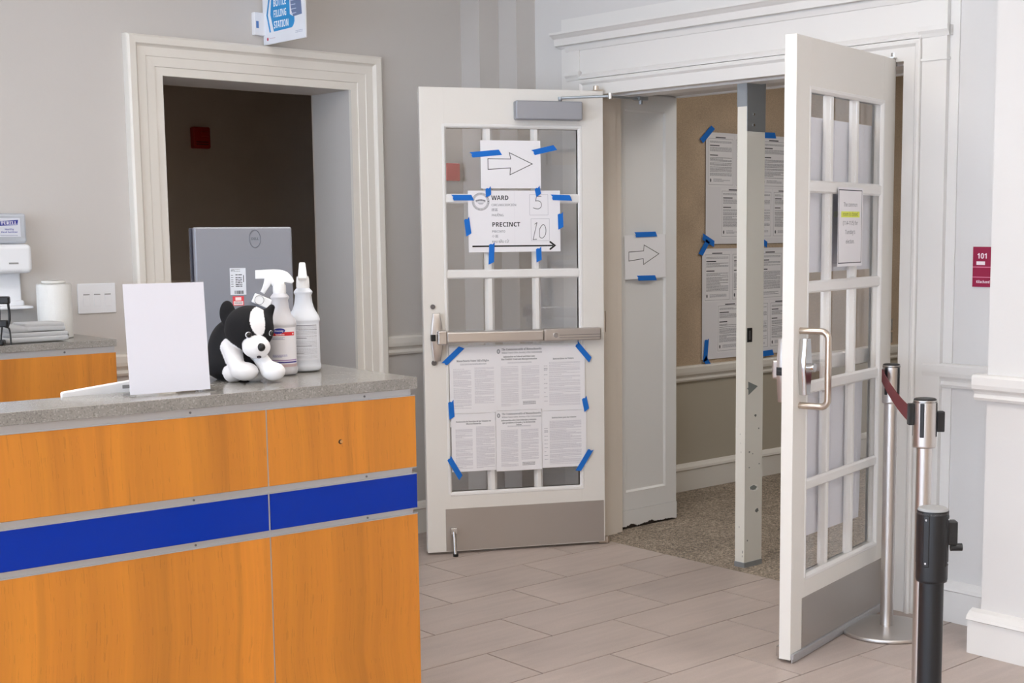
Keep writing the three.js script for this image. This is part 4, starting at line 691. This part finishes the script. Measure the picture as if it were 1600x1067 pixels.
{
  const o = thing('bottle_filling_sign', 'blue and white bottle filling station blade sign above niche', 'sign', [XA, 0, 0.41]);
  const y0 = 2.297, x1 = 0.362;
  const m = printed(768, 640, (x, w, h) => {
    x.fillStyle = '#e9edf5'; x.fillRect(0, 0, w, h); x.fillStyle = '#0d8fd3';
    x.beginPath(); x.moveTo(170, 200); x.lineTo(560, 190); x.lineTo(560, 205); x.lineTo(500, 260); x.lineTo(500, 400); x.quadraticCurveTo(540, 420, 580, 430); x.lineTo(580, 470); x.quadraticCurveTo(560, 520, 520, 524); x.lineTo(200, 530); x.lineTo(142, 365); x.fill();
    x.beginPath(); x.moveTo(118, 205); x.lineTo(146, 205); x.lineTo(96, 365); x.lineTo(146, 530); x.lineTo(118, 530); x.lineTo(68, 365); x.fill();
    x.fillStyle = '#0d8fd3'; x.fillRect(500, 190, 110, 45); x.fillStyle = '#66789f'; x.beginPath(); x.moveTo(520, 250); x.lineTo(610, 240); x.lineTo(625, 195); x.lineTo(700, 255); x.lineTo(715, 420); x.lineTo(560, 428); x.quadraticCurveTo(500, 340, 520, 250); x.fill(); x.fillStyle = '#c9d6ec'; for (let i = 0; i < 4; i++) x.fillRect(525 - (i === 1 ? 12 : 0), 275 + i * 40, 90, 7);
    x.fillStyle = '#f4f8ff'; x.font = 'bold 92px sans-serif'; x.fillText('BOTTLE', 200, 300, 240); x.fillText('FILLING', 200, 400, 240); x.fillText('STATION', 200, 502, 275);
    x.fillStyle = '#c03a52'; x.beginPath(); x.arc(80, 590, 16, 0, 7); x.fill(); copyRows(x, 110, 584, 130, 14, 13, '#c9b6c6', 0); copyRows(x, 590, 560, 130, 30, 14, '#b9bfd2', 0);
  }, 0.35);
  part('panel', bx(0.012, x1, y0, y0 + 0.29, -0.006, 0.0), mat.plastic, o); part('print', new THREE.PlaneGeometry(x1 - 0.012, 0.29).translate((x1 + 0.012) / 2, y0 + 0.145, 0.0006), m, o, 'blue fountain print');
  part('wall_mount', [rb(0, 0.026, y0 + 0.04, y0 + 0.137, -0.002, 0.05, 0.003)], mat.plastic, o, 'white wall bracket'); part('mount_stripe', [bx(0.0255, 0.0265, y0 + 0.07, y0 + 0.10, 0.03, 0.042)], std('#5b86c8', 0.5), o);
}
{
  const o = thing('fire_alarm_strobe', 'red fire alarm on the far wall of the added dark room above the monitor', 'fire alarm', [-3.2, 2.051, -0.449], Math.PI / 2); o.scale.set(1.34, 1.43, 1.2);
  part('housing', rb(-0.042, 0.042, -0.045, 0.045, 0, 0.04, 0.008, 3), mat.red, o); part('lens', rb(-0.008, 0.032, 0.004, 0.026, 0.038, 0.05, 0.005, 3), mat.red, o); part('grille', [bx(-0.03, 0.03, -0.03, -0.026, 0.0395, 0.0405), bx(-0.03, 0.03, -0.02, -0.016, 0.0395, 0.0405)], std('#3f0d0c', 0.6), o);
}
{
  const o = thing('fire_call_point', 'red and white call point, its red paled by pane reflection, behind the left door top pane', 'fire alarm', [XA, 1.773, -0.585], Math.PI / 2);
  part('back_box', rb(-0.05, 0.05, -0.045, 0.045, 0, 0.02, 0.004), mat.white, o); part('red_front', rb(-0.034, 0.05, -0.043, 0.043, 0.018, 0.034, 0.006, 3), mat.redVeiled, o);
}
{
  const o = thing('room_sign', 'crimson room 101 sign beside the white pier', 'sign', [1.894, 1.2745, ZB + 0.0]);
  const w = 0.152, h = 0.146; part('plate', rb(0, w, 0, h, 0, 0.006, 0.001, 1), std('#93063f', 0.45), o);
  part('print', new THREE.PlaneGeometry(w, h).translate(w / 2, h / 2, 0.0064), printed(520, 500, (x, W2, H2) => { x.fillStyle = '#97083f'; x.fillRect(0, 0, W2, H2); x.fillStyle = '#f6e8ee'; x.font = 'bold 92px sans-serif'; x.fillText('101', 58, 146, 172); x.fillRect(52, 182, 122, 44); x.fillStyle = '#e389a8'; x.fillRect(0, 248, W2, 9); x.fillRect(0, 374, W2, 9); x.fillStyle = '#f6e8ee'; x.font = 'bold 46px sans-serif'; x.fillText('Kilachand C', 54, 452, 230); }, 0.45), o);
}

// ---------------------------------------------------------------- barrier posts
function post(name, label, pos, H, m, capMat, slotTurn, dark, rt, rh) {
  const o = thing(name, label, 'barrier post', [pos[0], 0, pos[1]], YAW);
  part('base', lathe([[0, 0], [0.168, 0], [0.17, 0.004], [0.17, 0.012], [0.166, 0.017], [0.12, 0.022], [0.04, 0.026], [0, 0.026]], 64), dark ? m : mat.steel, o);
  part('tube', lathe([[rt, 0.02], [rt, H - 0.13]], 40), m, o);
  const h = part('head', lathe([[rt, H - 0.145], [rh - 0.001, H - 0.143], [rh, H - 0.138], [rh, H - 0.006], [rh - 0.003, H - 0.003]], 48), m, o);
  part('cap', lathe([[0, H], [rh - 0.006, H], [rh - 0.002, H - 0.002], [rh, H - 0.008], [rh, H - 0.012]], 48), capMat, o);
  for (let i = 0; i < 4; i++) {
    const a = slotTurn + i * Math.PI / 2, s = part('slot', [rb(-0.0065, 0.0065, H - 0.112, H - 0.012, rh - 0.004, rh + 0.0012, 0.003, 2).rotateY(a)], mat.black, h);
    if (dark) part('rivet', [cyl(0.002, 0.002, 0, H - 0.02, rh + 0.0015, 'z').rotateY(a), cyl(0.002, 0.002, 0, H - 0.104, rh + 0.0015, 'z').rotateY(a)], mat.chrome, h);
  }
  return o;
}
const S1 = [1.745, -0.624], S2 = [2.42, 0.161], S3 = [3.222, 1.32];
post('barrier_post', 'steel barrier post standing beside the right door foot', S1, 1.0, mat.steel, mat.black, 0.75, false, 0.024, 0.032);
const p2 = post('barrier_post', 'steel barrier post with the maroon belt clipped in', S2, 1.0, mat.steel, mat.black, -0.45, false, 0.0225, 0.034);
part('receiver', [rb(0.033, 0.056, 0.902, 0.962, -0.012, 0.012, 0.003)], mat.black, p2); part('receiver', [rb(-0.05, -0.033, 0.922, 0.985, -0.012, 0.012, 0.003)], mat.black, p2);
const p3 = post('barrier_post', 'black barrier post in front at the right', S3, 0.96, mat.blackPost, std('#9a9a9a', 0.5), -0.62, true, 0.0235, 0.0302);
part('belt_cassette', [rb(0.026, 0.046, 0.888, 0.934, -0.012, 0.012, 0.003), cyl(0.0075, 0.022, 0.046, 0.882, 0.0, 'x')], mat.black, p3);
{
  // belt: narrow ribbon standing on edge between the two steel posts
  const c = Math.cos(YAW), s = Math.sin(YAW), A = V3(S1[0] - c * 0.034, 0.958, S1[1] + s * 0.034), B = V3(S2[0] - c * 0.046, 0.954, S2[1] + s * 0.046), pos = [], N = 24, idx = [];
  const side = V3(B.z - A.z, 0, A.x - B.x).normalize();
  for (let i = 0; i <= N; i++) { const t = i / N, p = A.clone().lerp(B, t); p.y -= 0.012 * 4 * t * (1 - t); for (const [k, w] of [[1, -1], [-1, -1], [-1, 1], [1, 1]]) { const q = p.clone().addScaledVector(side, w * 0.0008); pos.push(q.x, q.y + k * 0.0235, q.z); } }
  for (let i = 0; i < N; i++) for (let k = 0; k < 4; k++) { const a = i * 4 + k, b = i * 4 + (k + 1) % 4; idx.push(a, b, a + 4, b, b + 4, a + 4); }
  const g = new THREE.BufferGeometry(); g.setAttribute('position', new THREE.BufferAttribute(new Float32Array(pos), 3)); g.setIndex(idx);
  const gg = g.toNonIndexed(); gg.computeVertexNormals(); single('barrier_belt', gg, mat.belt, 'maroon retractable belt strung between the steel posts', 'belt');
}

renderer.render(scene, camera);
